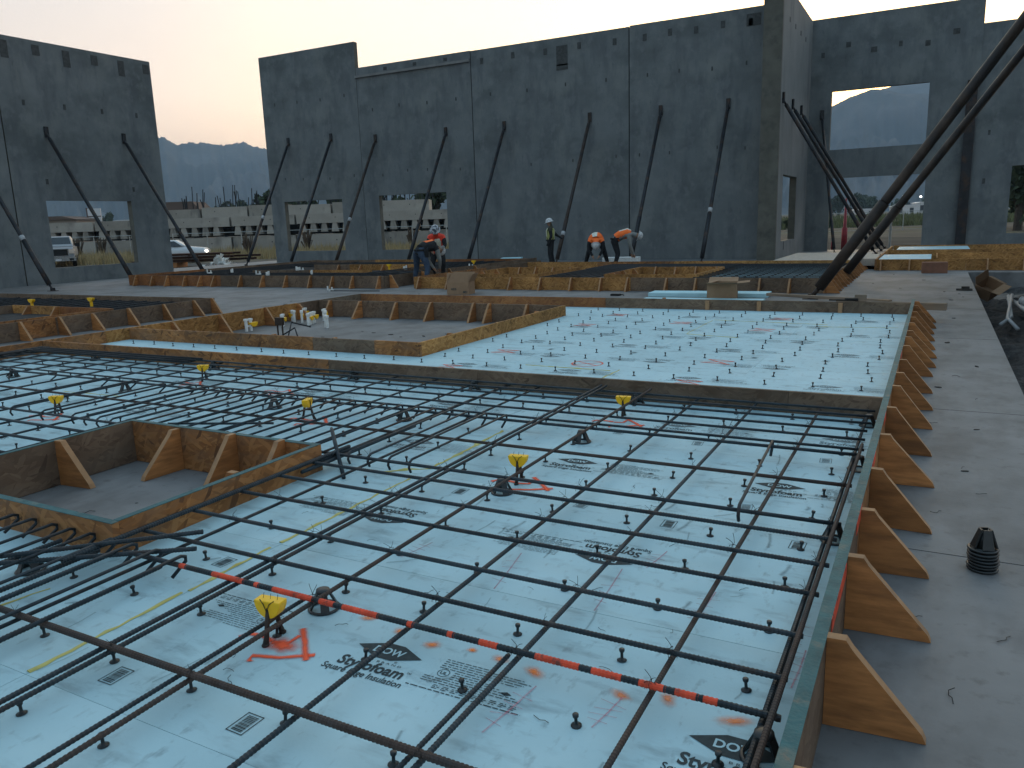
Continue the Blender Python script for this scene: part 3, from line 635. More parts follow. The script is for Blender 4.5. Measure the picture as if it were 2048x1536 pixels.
# printed marks
def print_logo(cx, cy, flip=False, faded=False, full=True, logo=True):
    B = Matrix.Translation((cx, cy, 0)) @ Matrix.Rotation(math.pi if flip else R(random.uniform(-1, 1)), 4, 'Z')
    b = MB(); z = .0012
    n = len(b.v)
    for p_ in ((-.135, .0), (-.035, .048), (.035, .048), (.135, 0), (.035, -.048), (-.035, -.048)): b.v.append(tuple(B @ Vector((p_[0], p_[1], z))))
    b.f.append((n+5, n+4, n+3, n+2, n+1, n)); b.m.append(0)
    put_text(b, 'DOW', .052, -.062, -.018, z+.0006, width=.124, bold=.0012, m=1, basis=B)
    put_text(b, '®', .016, .055, -.056, z, basis=B)
    put_text(b, 'BRAND', .015, -.005, -.072, z, width=.10, space=1.6, basis=B)
    put_text(b, 'Styrofoam', .075, -.135, -.128, z, width=.265, bold=.0022, basis=B)
    put_text(b, '™', .022, .133, -.098, z, basis=B)
    put_text(b, 'Square Edge Insulation', .044, -.168, -.170, z, width=.325, bold=.0006, basis=B)
    if logo: on_board(b, 'logo_print', [M['ink2'] if faded else M['ink'], M['foam']], cx, cy)
    if not full: return
    b = MB(); rr = random.Random(int(cx*100)+int(cy*37))
    def dash_line(x, y, w, h=.0032):
        e = x+w
        while x < e:
            l = rr.uniform(.008, .035); l = min(l, e-x)
            n = len(b.v)
            for p_ in ((x, y), (x+l, y), (x+l, y+h), (x, y+h)): b.v.append(tuple(B @ Vector((p_[0], p_[1], z))))
            b.f.append((n, n+1, n+2, n+3)); b.m.append(0); x += l+.005
    y = .04
    for w_ in (.16, .30, .33, .31, .29): dash_line(.215, y, w_); y -= .0125
    for k in range(4): dash_line(.28, y, .12+.03*k); y -= .012
    for w_ in (.34, .36, .25): dash_line(.19, y, w_); y -= .012
    for k in range(9):
        x_ = .25+k*.035
        dash_line(x_, y, .022, .003); dash_line(x_, y-.008, .026, .003); dash_line(x_, y-.016, .02, .003)
    dash_line(.16, y-.03, .42, .004)
    # round listing mark and small diamond
    for k in range(20):
        a = 2*math.pi*k/20; a2 = 2*math.pi*(k+1)/20; n = len(b.v)
        for r_, aa in ((.022, a), (.022, a2), (.0195, a2), (.0195, a)): b.v.append(tuple(B @ Vector((.245+r_*math.cos(aa), -.035+r_*math.sin(aa), z))))
        b.f.append((n, n+1, n+2, n+3)); b.m.append(0)
    put_text(b, 'UL', .022, .233, -.043, z, bold=.0004, basis=B)
    n = len(b.v)
    for p_ in ((.47, -.055), (.49, -.045), (.51, -.055), (.49, -.065)): b.v.append(tuple(B @ Vector((p_[0], p_[1], z))))
    b.f.append((n, n+1, n+2, n+3)); b.m.append(0)
    on_board(b, 'fine_print', [M['ink2'] if faded else M['ink']], cx, cy)
def barcode(cx, cy, rot=R(8), faded=False):
    B = Matrix.Translation((cx, cy, 0)) @ Matrix.Rotation(rot, 4, 'Z'); b = MB(); z = .0012
    def q(x0, y0, x1, y1):
        n = len(b.v)
        for p_ in ((x0, y0), (x1, y0), (x1, y1), (x0, y1)): b.v.append(tuple(B @ Vector((p_[0], p_[1], z))))
        b.f.append((n, n+1, n+2, n+3)); b.m.append(0)
    w, h, t = .034, .047, .0035
    q(-w, -h, w, -h+t); q(-w, h-t, w, h); q(-w, -h, -w+t, h); q(w-t, -h, w, h)
    y = -h+.010; rr = random.Random(int(cx*91))
    while y < h-.012:
        d = rr.choice((.0018, .003, .0045)); q(-w+.012, y, w-.012, min(y+d, h-.01)); y += d+rr.choice((.002, .003))
    on_board(b, 'barcode_print', [M['ink2'] if faded else M['ink']], cx, cy)
print_logo(-1.60, 1.99); print_logo(-.40, 1.99); print_logo(-1.94, 1.93, True, False, True, False)
for x in (-1.20, -2.41, -.02+.0): 
    if x < -.3: print_logo(x, 3.01, True)
for x in (-.67, -1.875, -3.07, -5.9, -7.1, -8.3): print_logo(x, 4.29, False, x < -3)
for x in (-.45, -1.55, -3.5, -5.0, -6.6): print_logo(x, 5.36, False, True)
for x, y in ((-6.2, 3.1), (-7.4, 3.1), (-8.6, 5.3)): print_logo(x, y, True, True)
for j, y in enumerate((7.05, 7.75, 8.75, 9.45, 10.2, 10.75, 11.6)):
    for k in range(7):
        x = -.75-1.2*k-(.55 if j % 2 else 0)
        if x < -4.7 and y > 7.1: continue
        if x < -5 and y > 7: continue
        print_logo(x, y, j % 2 == 1, True)
for x, y, f in ((-2.36, 1.47, 0), (-1.755, 1.47, 0), (-2.26, 3.53, 0), (-1.55, 3.60, 1), (-.77, 3.89, 1), (-1.06, 3.52, 0), (-.46, 3.50, 0), (-1.87, 5.02, 1), (-2.75, 2.29, 0), (-1.3, 4.95, 1), (-.5, 4.86, 1), (-3.9, 8.2, 1), (-2.5, 9.1, 1), (-1.6, 8.3, 1), (-.9, 8.3, 1), (-2.9, 8.25, 1)):
    barcode(x, y, R(random.uniform(-6, 6)), bool(f))
def bstroke(pts, w, m, name='paint_mark'):
    o = board_at(*pts[0]); L = o.location
    stroke([(p_[0]-L.x, p_[1]-L.y) for p_ in pts], w, .0022+random.random()*.0012, name, M[m], o)
def bblob(c, rx, ry, m, rot=0):
    o = board_at(*c); L = o.location; blob((c[0]-L.x, c[1]-L.y), rx, ry, .0021+random.random()*.0012, 'paint_mark', M[m], o, rot)
# sprayed orange spots left under the red bar
for x, y, a, b_ in ((-1.82, 2.15, .05, .03), (-1.65, 2.12, .035, .03), (-1.49, 2.09, .045, .035), (-1.34, 2.12, .03, .02), (-1.22, 2.11, .045, .03), (-1.08, 2.09, .06, .035), (-.78, 2.09, .05, .03), (-.64, 2.13, .035, .05), (-.43, 2.11, .075, .035)):
    bblob((x, y), a, b_, 'spray_orange', R(random.uniform(-30, 30)))
def hourglass(x, y, s=1, rot=0, circle=False):
    def T(p_): return (x+s*(p_[0]*math.cos(rot)-p_[1]*math.sin(rot)), y+s*(p_[0]*math.sin(rot)+p_[1]*math.cos(rot)))
    w = .026*s
    bstroke([T((-.13, .075)), T((-.02, .085)), T((.12, .07))], w, 'spray_red'); bstroke([T((-.13, -.085)), T((0, -.08)), T((.14, -.075))], w, 'spray_red')
    bstroke([T((-.12, .075)), T((0, 0)), T((.13, -.08))], w, 'spray_red'); bstroke([T((.12, .07)), T((0, 0)), T((-.12, -.085))], w, 'spray_red')
def circle_x(x, y, r):
    bstroke([(x+r*math.cos(2*math.pi*k/24), y+r*1.0*math.sin(2*math.pi*k/24)) for k in range(25)], .028, 'spray_red')
    bstroke([(x-r*.8, y+r*.5), (x+r*.8, y-r*.5)], .024, 'spray_red'); bstroke([(x-r*.7, y-r*.6), (x+r*.7, y+r*.6)], .024, 'spray_red')
TRI = [[(-0.19, -0.026), (-0.172, 0.01), (-0.118, 0.019), (-0.055, 0.006)], [(-0.016, 0.122), (0.072, 0.038), (0.149, -0.042)], [(-0.05, 0.0), (0.008, 0.016), (0.01, 0.078)], [(-0.026, -0.13), (-0.047, -0.098), (0.052, -0.066), (0.154, -0.001)]]
def tri_mark(x, y, s=1):
    for st, w in zip(TRI, (.040, .040, .034, .040)): bstroke([(x+a*s, y+b_*s) for a, b_ in st], w*s, 'spray_red')
tri_mark(-1.98, 1.86, 1.0); bblob((-1.98, 1.86), .09, .06, 'spray_red'); tri_mark(-1.97, 3.77, 1.1); tri_mark(-1.95, 5.27, 1.15); tri_mark(-6.44, 3.75, 1.1); tri_mark(-6.44, 5.22, 1); tri_mark(-4.2, 4.48, 1.25); tri_mark(-5.25, 5.22, 1)
circle_x(-3.13, 7.45, .16)
for x, y in ((-1.89, 7.95), (-4.34, 7.90), (-3.11, 10.84), (-1.91, 10.41), (-4.36, 10.31), (-1.87, 11.59), (-4.31, 11.55)): hourglass(x, y, 1.15, R(random.uniform(-12, 12)))
hourglass(-1.90, 6.85, 1); hourglass(-4.45, 6.85, 1)
# pink chalk lines with ticks
for (x0, y0, x1, y1) in ((-1.09, 2.95, -1.06, 2.56), (-1.56, 2.92, -1.50, 2.56), (-2.0, 2.86, -2.04, 2.66), (-.33, 2.85, -.335, 2.5), (-.77, 2.08, -.80, 1.9), (-.97, 3.2, -1.0, 3.0), (-1.04, 2.02, -1.08, 1.74), (-.68, 2.9, -.70, 2.6), (-.30, 2.6, -.31, 2.35)):
    bstroke([(x0, y0), ((x0+x1)/2+.003, (y0+y1)/2), (x1, y1)], .010, 'chalk_pink')
    for k in range(4):
        f = .25+.18*k; xx = x0+(x1-x0)*f; yy = y0+(y1-y0)*f
        jx, jy = random.uniform(.02, .05), random.uniform(-.012, .012); bstroke([(xx-jx, yy-jy), (xx+jx*.8, yy+jy)], .005, 'chalk_pink')
rr = random.Random(3)
for k in range(70):
    x, y = -.35-3*rr.random()**1.2, 1.2+4.6*rr.random()
    if BX0-.1 < x < BX1+.1 and BY0-.1 < y < BY1+.1: continue
    l = rr.uniform(.05, .22); a = R(rr.choice((80, 84, 97, 40)))
    bstroke([(x, y), (x+l*math.cos(a)*.5+.005, y+l*math.sin(a)*.5), (x+l*math.cos(a), y+l*math.sin(a))], rr.uniform(.006, .03), 'pencil', 'scuff_mark')
# yellow sealant beads along open seams
def bead(pts, label, r=.010):
    b = MB(); P = []
    for i in range(len(pts)-1):
        a, c = Vector(pts[i]), Vector(pts[i+1]); n = max(2, int((c-a).length/.05))
        P += [a.lerp(c, k/n) for k in range(n)]
    P.append(Vector(pts[-1])); rr = random.Random(len(P))
    Q = [(p_.x+rr.uniform(-.006, .006), p_.y+rr.uniform(-.006, .006), FT+.002) for p_ in P]
    b.tube(Q, [r*rr.uniform(.45, 1.25)*(1.8 if rr.random() < .06 else 1) for _ in Q], 6)
    b.v = [(v[0], v[1], FT+max(.0005, (v[2]-FT)*.45)) for v in b.v]
    tag(b.build('sealant_bead', M['sealant']), label, 'sealant', 'yellow sealant beads')
bead([(-2.66, 1.35), (-2.67, 2.0)], 'yellow sealant bead on the foam seam at lower left, nearest piece')
bead([(-2.66, 2.02), (-2.68, 2.5)], 'yellow sealant bead on the foam seam at the painted bar')
bead([(-2.67, 2.56), (-2.66, 3.6)], 'yellow sealant bead on the foam seam beside the small box-out')
bead([(-2.90, 3.64), (-2.74, 3.76), (-2.66, 3.8)], 'yellow sealant bead slanting to the foam seam near the hooked bars')
bead([(-2.66, 3.8), (-2.65, 4.1), (-2.66, 4.76)], 'yellow sealant bead on the foam seam under the paired bars', .013)
bead([(-3.27, 1.6), (-3.24, 1.78)], 'short yellow sealant bead at the left photo edge', .008)
bead([(-3.72, 7.18), (-2.76, 7.16)], 'yellow sealant line at the front of the empty tray'); bead([(-2.7, 6.8), (-2.69, 7.23)], 'short yellow sealant line behind the dividing formwork')
bead([(-2.73, 9.8), (-2.06, 9.65)], 'yellow sealant line in the middle of the empty tray', .008); bead([(-2.74, 11.27), (-1.2, 11.1)], 'yellow sealant line at the back of the empty tray', .008); bead([(-1.3, 10.87), (-.36, 11.0)], 'yellow sealant line at the right of the empty tray', .008)
bead([(-7.4, 4.5), (-6.6, 4.55)], 'yellow sealant line left among the rebar', .008); bead([(-2.75, 9.8), (-2.76, 11.2)], 'lengthwise sealant line in the middle of the empty tray', .006)

# ------------------------------------------------------------------ foam fasteners
fm = MB(); fm.lathe([(.0135, 0), (.0135, .0025), (.006, .005), (.0042, .009), (.0042, .024), (.0075, .029), (.0078, .036), (.0065, .0375)], seg=12)
FMESH = fm.mesh('fastener', M['blackplastic'], True); FGREY = FMESH.copy(); FGREY.materials.clear(); FGREY.materials.append(M['greyplastic'])
def fast(x, y, lab, s=1):
    o = link('foam_fastener', FGREY if random.random() < .025 else FMESH, None, (x, y, FT+.0008)); o.rotation_euler = (random.gauss(0, .06), random.gauss(0, .06), random.random()*3)
    o.scale = (s*1.25, s*1.25, s*1.12)
    tag(o, lab, 'fastener', 'foam fasteners')
ROWS1 = [1.20, 1.52, 1.90, 2.28, 2.68, 3.06, 3.45, 3.87, 4.21, 4.61, 5.03, 5.45, 5.82]
for j, y in enumerate(ROWS1):
    for k in range(23):
        x = -.44-.4025*k
        if BX0-.03 < x < BX1+.03 and BY0-.03 < y < BY1+.03: continue
        if x < -.44-8*.4025 and y < 1.6: continue
        if x < -3.05-(y-1.34)*1.72: continue      # beyond the left edge of the picture
        if y < 1.45 and x > -1.3: continue
        fast(x+random.uniform(-.012, .012), y+random.uniform(-.012, .012), 'black foam fastener, %s row from front, %s from right form, rebar tray' % (ORD[j+1], ORD[k+1]))
ROWS2 = [6.99, 7.38, 7.75, 8.13, 8.54, 8.91, 9.31, 9.68, 10.08, 10.5, 10.9, 11.3, 11.7, 12.1]
for j, y in enumerate(ROWS2):
    for k in range(25):
        x = -.46-.4025*k+.03*math.sin(j*1.7)
        if x < -4.9 and y > 7.05: continue
        if x < -9.9: continue
        fast(x+random.uniform(-.02, .02), y+random.uniform(-.02, .02), 'black foam fastener, %s row from front, %s from right form, empty tray' % (ORD[j+1], ORD[k+1]))

# ------------------------------------------------------------------ rebar
ZU, ZL, ZT = .224, .198, .250
def ribbed(p0, p1, r, pitch=.014, seg=8):
    a, b = Vector(p0), Vector(p1); L = (b-a).length; n = int(L/pitch); pts = []; rr = []
    for i in range(n):
        t = i*pitch
        for d, k in ((0, 1.0), (.42, 1.0), (.55, 1.13), (.85, 1.13)):
            pts.append(a.lerp(b, min(1, (t+d*pitch)/L))); rr.append(r*k)
    pts.append(b); rr.append(r)
    return pts, rr
def wobble(p0, p1, amp, n=8, seedv=0):
    rr = random.Random(seedv); a, b = Vector(p0), Vector(p1); d = (b-a).normalized(); s = Vector((-d.y, d.x, 0))
    return [a.lerp(b, i/n)+s*(amp*math.sin(i*1.3+seedv)*rr.uniform(.4, 1)) for i in range(n+1)]
def rebar(p0, p1, r, label, cat_group, near=False, m='rebar', hooks=(0, 0), name='rebar'):
    b = MB(); o = Vector(p0)
    q0 = Vector((0, 0, 0)); q1 = Vector(p1)-o; u = q1.normalized()
    if near:
        pts, rr = ribbed(q0, q1, r); b.tube(pts, rr, 10)
    elif hooks != (0, 0):
        P = []
        hl = .12
        if hooks[0]: P += [q0-u*.02+Vector((0, 0, -.075))-u*.0+Vector((0, 0, 0))+u*(.05 if hooks[0] > 1 else 0), q0-u*.035+Vector((0, 0, -.045)), q0-u*.025+Vector((0, 0, -.012))]
        P += [q0, q1]
        if hooks[1]: P += [q1+u*.022+Vector((0, 0, -.01)), q1+u*.022+Vector((0, 0, -.03)), q1-u*.02+Vector((0, 0, -.075))-u*.035]
        b.tube(P, r, 8)
    else: b.tube(wobble(q0, q1, .004, 6, int(abs(o.x*17+o.y*31)) % 50), r, 8)
    ob = b.build(name, M[m], None, False if near else True, loc=o)
    return tag(ob, label, 'rebar', cat_group)
# tie wire: a small saddle loop with two twisted tails
tw = MB()
def wire(pts, r=.0011): tw.tube(pts, r, 5)
wire([(-.02, -.012, -.018), (-.018, -.002, .012), (0, .006, .018), (.016, .014, .012), (.02, .012, -.018)])
wire([(-.012, .02, -.018), (-.004, .018, .012), (.004, 0, .018), (.012, -.016, .012), (.014, -.02, -.018)])
wire([(0, 0, .016), (-.006, .003, .028), (-.022, .01, .042), (-.034, .018, .05)]); wire([(0, 0, .016), (.004, -.002, .027), (.012, .006, .045), (.016, .014, .058)])
TW = tw.mesh('tie_wire', M['wire'])
D1 = [(-.34, 1), (-.66, 1), (-1.11, 1), (-1.55, 1), (-2.0, 2), (-2.395, 2), (-2.44, 2), (-2.92, 1), (-3.53, 1), (-3.96, 1), (-4.41, 1), (-4.89, 1), (-5.37, 1), (-5.82, 1), (-6.26, 1), (-6.75, 1), (-7.18, 1), (-7.65, 1), (-8.1, 1), (-8.55, 1), (-9.0, 1), (-9.45, 1), (-9.8, 1), (-9.92, 1)]
D2 = [(1.50, 0), (2.065, 0), (2.27, 0), (2.56, 0), (2.875, 0), (3.165, 0), (3.44, 0), (3.63, 0), (4.20, 0), (4.78, 0), (4.905, 0), (5.14, 0), (5.36, 0), (5.57, 0), (5.77, 0), (5.93, 0)]
G1, G2 = 'lengthwise rebar bars in the near tray', 'crosswise rebar bars in the near tray'
n1 = 0
KL, KU, KT = (1.6-ZL)/1.385, (1.6-ZU)/1.385, (1.6-ZT)/1.385     # bars sit a little above or below the level they were measured at
for x, lev in D1:
    n1 += 1
    r = .0086
    inbox = BX0-.02 < x < BX1+.05
    lab = 'dark ribbed steel bar running lengthwise, %s counted from the right form' % ORD[min(n1, 26)]
    if inbox:
        rebar((x*KL, BY1+.05, ZL), (x*KL, 5.97, ZL), r, 'dark lengthwise bar behind the small box-out, %s from the right form' % ORD[n1], G1)
    else:
        near = x > -2.5
        y0 = .75 if x > -3.2 else 1.2 if x > -3.6 else 2.0
        if lev == 2: p0, p1 = (x*KL, y0, ZL-.004), (x*KT, 5.96, ZT+.004)
        else: p0, p1 = (x*KL, y0, ZL), (x*KL, 5.96, ZL)
        rebar(p0, p1, r, lab, G1, near, 'rebar_rust' if n1 in (5, 2) else 'rebar')
rebar((-.315, .75, ZT), (-.308, 4.9, ZT), .0088, 'second bar of the pair beside the right form', G1, True, 'rebar_rust')
rebar((-2.075, .75, ZL), (-2.07, 2.1, ZL), .0075, 'thin bar tucked beside the yellow-capped stand at the front', G1, True)
rebar((-1.165, .75, ZL), (-1.16, 2.06, ZL), .0075, 'thin bar hooked over the painted bar', G1, True)
rebar((-.745, 3.62, ZT), (-.80, 4.78, ZT), .0085, 'single thin hooked bar between lengthwise bars at the right', G1, False, hooks=(1, 1))
n2 = 0
bars2 = []
for y, _ in D2:
    n2 += 1
    lab = 'dark steel bar running crosswise, %s counted from the front' % ORD[n2]
    x1 = -.29 if y > 2 else .1
    if n2 == 2: lab = 'crosswise steel bar sprayed with patches of red-orange paint'
    if y == 1.50: x0 = -3.3; x1 = -.27
    elif y == 2.065: x0 = -3.10
    elif y < 3.5: x0 = -3.25
    else: x0 = -10.05
    near = y < 4.3
    r = {1.50: .0112, 2.065: .0102}.get(y, .0105 if y in (4.20, 4.78, 3.63) else .0090); ym = y; y = y*KU
    # crosswise bars right of the small box-out
    o = rebar((x0, y, ZU), (x1-random.uniform(0, .02), y+(0 if n2 == 2 else random.uniform(-.01, .01)), ZU), r, lab, G2, near and x0 > -4, 'rebar_rust' if ym in (1.50, 4.20) else 'rebar')
    bars2.append((y, x0, x1, o))
    if x0 == -3.25 and y > 2.7: rebar((-10.05, y-.06, ZU), (-5.06, y-.06, ZU), .0115, 'crosswise steel bar left of the small box-out, %s counted from the front' % ORD[n2-4], G2)
# red paint bands on the painted bar
yb, xa, xb, ob = bars2[1]
for a, b_ in ((-2.73, -2.69), (-2.60, -2.58), (-2.54, -2.36), (-2.30, -2.27), (-2.20, -2.0), (-1.97, -1.9), (-1.86, -1.69), (-1.56, -1.535), (-1.39, -1.37), (-1.27, -1.19), (-1.06, -.9), (-.86, -.76), (-.70, -.62), (-.60, -.53), (-.51, -.47)):
    q = MB(); a = xa+round((a-xa)/.014)*.014; b_ = xa+round((b_-xa)/.014)*.014; pts, rr_ = ribbed((a-xa, 0, 0), (b_-xa, 0, 0), .0102); q.tube(pts, [v*1.035 for v in rr_], 10); q.build('paint_band', M['redpaint'], ob)
# ties at crossings of the near bars
rt = random.Random(11)
for y, x0, x1, o in bars2:
    for x, lev in D1:
        if x < -7.3 or not (x0 < x < x1): continue
        if y > 3.5 and y < 3.6: continue
        if BX0 < x < BX1 and y < BY1: continue
        if rt.random() < (.38 if x > -3 else .55): continue
        c = link('tie_wire', TW, o, (x*(KL if lev == 1 else 1)-x0, 0, .002)); c.rotation_euler = (0, 0, rt.uniform(0, 6.28)); s_ = rt.uniform(.6, .95); c.scale = (s_, s_, s_*rt.uniform(.7, 1.25))
# hooked bars behind and in front of the small box-out
k = 0; x = -2.66
while x > -5.95:
    k += 1; y1 = 4.785; y0 = 3.64 if (x > -3.2 or x < -5.1) else BY1+.03
    rebar((x, y0, ZT-.004), (x+random.uniform(-.01, .01), y1, ZT-.004), .0078, 'thin hooked bar behind the small box-out, %s counted from the right' % ORD[min(k, 26)], 'thin hooked bars behind the small box-out', hooks=(1 if (x > -3.2 or x < -5.1) else 0, 1), m='rebar_rust' if k % 6 == 5 else 'rebar')
    x -= .153
for i, x in enumerate((-6.24, -6.66, -7.08, -7.9, -8.67)):
    rebar((x, 3.62 if i < 3 else 3.0, ZT-.004), (x, 4.74, ZT-.004), .0078, 'thin hooked bar further left in the near tray, %s counted from the right' % ORD[i+1], 'thin hooked bars at left', hooks=(1 if i < 3 else 0, 1))
for i, x in enumerate((-2.77, -2.93, -3.09, -3.24, -3.39, -3.54, -3.68, -3.85, -4.0)):
    rebar((x+.01, 1.0 if x > -3.3 else 1.6, ZT-.004), (x, 2.085, ZT-.004), .0078, 'thin hooked bar in front of the small box-out, %s counted from the right' % ORD[i+1], 'thin hooked bars in front of the small box-out', hooks=(0, 1))
for i, (x, w_) in enumerate(((-2.86, .0098), (-3.19, .0102), (-3.28, .0105), (-3.56, .0102))):
    rebar((x, 1.1 if x > -3.3 else 1.7, ZL), (x, 2.05, ZL), w_, 'thick bar in front of the small box-out, %s counted from the right' % ORD[i+1], G1, True)
rebar((-3.235, 1.85, ZU+.012), (-3.225, 3.75, ZU+.012), .0115, 'steel bar running along the right face of the small box-out', G1, True)
rebar((-3.26, 3.5, ZL), (-3.255, 5.97, ZL), .0125, 'lengthwise bar in line with the box-out corner, left of a pair', G1)
rebar((-3.215, 3.3, ZL+.002), (-3.21, 4.45, ZL+.002), .0125, 'shorter lengthwise bar of a pair behind the box-out corner', G1)
rebar((-3.6, 1.72, ZU+.01), (-2.88, 2.30, ZU+.035), .010, 'slanting bar lying over the mat at the box-out corner, upper of two', 'slanting bars at the box-out corner', True)
rebar((-3.55, 1.70, ZU), (-2.80, 2.19, ZU+.01), .010, 'slanting bar lying over the mat at the box-out corner, lower of two', 'slanting bars at the box-out corner', True)
rebar((-4.9, 3.72, ZU+.012), (-4.15, 4.02, ZU+.012), .009, 'short loose bar end behind the small box-out', None)
# leaning stake
st = MB(); st.tube([(0, 0, 0), (-.6*.62, .56*.62, .165), (-.6*.66, .56*.66, .175)], [.0125, .0125, .009], 10)
so_ = st.build('steel_stake', M['rebar'], None, True, loc=(-3.02, 3.44, FT+.01)); tag(so_, 'grey steel stake leaning across the bars right of the small box-out', 'stake')
# dense bar bundle against the left form
for i in range(4):
    rebar((-9.99+i*.045, 2.5, ZU+.02+.012*(i % 2)), (-9.99+i*.045, 5.9, ZU+.02), .0125, 'dark bar in the bundle beside the left form, %s from the form' % ORD[i+1], 'bar bundle at the left form', m='rebar_far')
for i in range(3):
    rebar((-9.9, 5.62+i*.09, ZU+.03), (-7.0, 5.66+i*.09, ZU+.03), .012, 'extra crosswise bar in the bundle along the dividing form, %s from the front' % ORD[i+1], 'bar bundle along the dividing form', m='rebar_far')
# far trays
for i in range(11):
    x = -2.2-i*.27; rebar((x, 17.1, .22), (x, 23.4, .22), .012, 'dark lengthwise bar in the middle far tray, %s from the right' % ORD[i+1], 'lengthwise bars of the middle far tray', m='rebar_far')
for i in range(16):
    y = 17.25+i*.39; rebar((-4.9, y, .235), (-2.05, y, .235), .012, 'dark crosswise bar in the middle far tray, %s from the front' % ORD[i+1], 'crosswise bars of the middle far tray', m='rebar_far')
for i in range(14):
    x = -8.75+i*.115; rebar((x, 17.2, .23+.02*(i % 2)), (x, 23.3, .23), .016, 'dark bar of the strip between the two far box-outs, %s from the left' % ORD[i+1], 'bar strip between the far box-outs', m='rebar_far')
for i in range(12):
    x = -4.9-i*.0+i*0; y = 21.2+i*.19
    rebar((-8.9, y, .23), (-4.9, y, .23), .014, 'dark crosswise bar behind the far box-outs, %s from the front' % ORD[i+1], 'bars behind the far box-outs', m='rebar_far')
for i in range(20):
    y = 17.1+i*.42
    if 19.3 < y < 22.3: continue
    rebar((-23.0, y, .24), (-13.0, y, .24), .016, 'dark crosswise bar in the far left tray, %s from the front' % ORD[i+1], 'bars of the far left tray', m='rebar_far')
for i in range(22):
    x = -22.8+i*.45
    if -20.2 < x < -15.2: continue
    rebar((x, 17, .26), (x, 25.3, .26), .016, 'dark lengthwise bar in the far left tray, %s from the left' % ORD[i+1], 'lengthwise bars of the far left tray', m='rebar_far')
dk = MB(); dk.box((-23.15, 16.9, .003), (-12.95, 25.35, .12)); tag(dk.build('tray_bed', M['pit']), 'dark gravel bed inside the far left tray', 'bed', kind='structure')
dk = MB(); dk.box((-21, 4.5, .003), (-12.95, 11.17, .14)); tag(dk.build('tray_bed', M['pit']), 'dark gravel bed inside the left tray', 'bed', kind='structure')
for i in range(14):
    y = 9.35+i*.135; rebar((-20.5, y, .2), (-13.1, y, .2), .012, 'dark crosswise bar in the left tray, %s from the front' % ORD[i+1], 'bars of the left tray', m='rebar_far')
for i in range(16):
    x = -13.2-i*.42; rebar((x, 9.3, .215), (x, 11.15, .215), .012, 'dark lengthwise bar in the left tray, %s from the right' % ORD[i+1], 'lengthwise bars of the left tray', m='rebar_far')

# ------------------------------------------------------------------ bar chairs and yellow-capped stands
def make_chair(label, loc, rz=0):
    t = thing('bar_chair', label, 'bar chair', loc, 'black plastic bar chairs', rz); t.scale = (1.32, 1.32, 1.0)
    b = MB()
    n = 20
    pr = [(.048, 0), (.048, .005), (.039, .006), (.039, .0)]
    pts = [(.0435*math.cos(2*math.pi*i/n), .0435*math.sin(2*math.pi*i/n), .004) for i in range(n+1)]; b.tube(pts, .0055, 6, cap=False)
    b.build('base_ring', M['blackplastic'], t, True)
    for k in range(4):
        a = 2*math.pi*(k+.5)/4; c, s_ = math.cos(a), math.sin(a); q = MB()
        w = .013
        P0 = Vector((c*.043, s_*.043, .004)); P1 = Vector((c*.017, s_*.017, .078)); nrm_ = Vector((-s_, c, 0))*w
        q.prism([P0+nrm_, P0-nrm_, P1-nrm_*.8, P1+nrm_*.8], (-c*.006, -s_*.006, 0)); q.build('leg', M['blackplastic'], t)
    q = MB(); q.lathe([(.020, .066), (.022, .07), (.020, .082), (.010, .086)], seg=14); q.build('saddle', M['blackplastic'], t, True)
    return t
ch0 = None
CH = [(-2.03, 2.14, 'in front of the box-out beside the first yellow-capped stand'), (-2.03, 3.60, 'beside the second yellow-capped stand'), (-2.02, 4.70, 'under the bar between the second and third yellow stands'), (-2.05, 5.90, 'at the dividing form behind the third yellow stand'),
      (-3.50, 1.86, 'at lower left by the box-out corner'), (-4.82, 4.70, 'under the hooked bars, left one'), (-3.53, 4.76, 'under the hooked bars, right one'), (-8.74, 4.80, 'at the far left of the near tray'), (-6.77, 4.72, 'between the two left yellow-capped stands'),
      (-4.99, 5.93, 'at the dividing form, left of centre'), (-3.58, 5.90, 'at the dividing form, centre'), (-8.88, 5.85, 'at the dividing form, far left'), (-.32, 3.62, 'beside the right form near the paired bars'), (-.31, 4.75, 'beside the right form further back'), (-.33, 5.80, 'in the far right corner of the near tray'), (-.325, 1.98, 'at the bottom right under the end of the painted bar'), (-6.9, 5.9, 'at the dividing form between the left stands')]
for i, (x, y, w_) in enumerate(CH):
    la = 'black plastic cone-shaped bar chair '+w_
    if ch0 is None: ch0 = make_chair(la, (x, y, FT+.001))
    else: dup(ch0, la, (x, y, FT+.001), random.random())
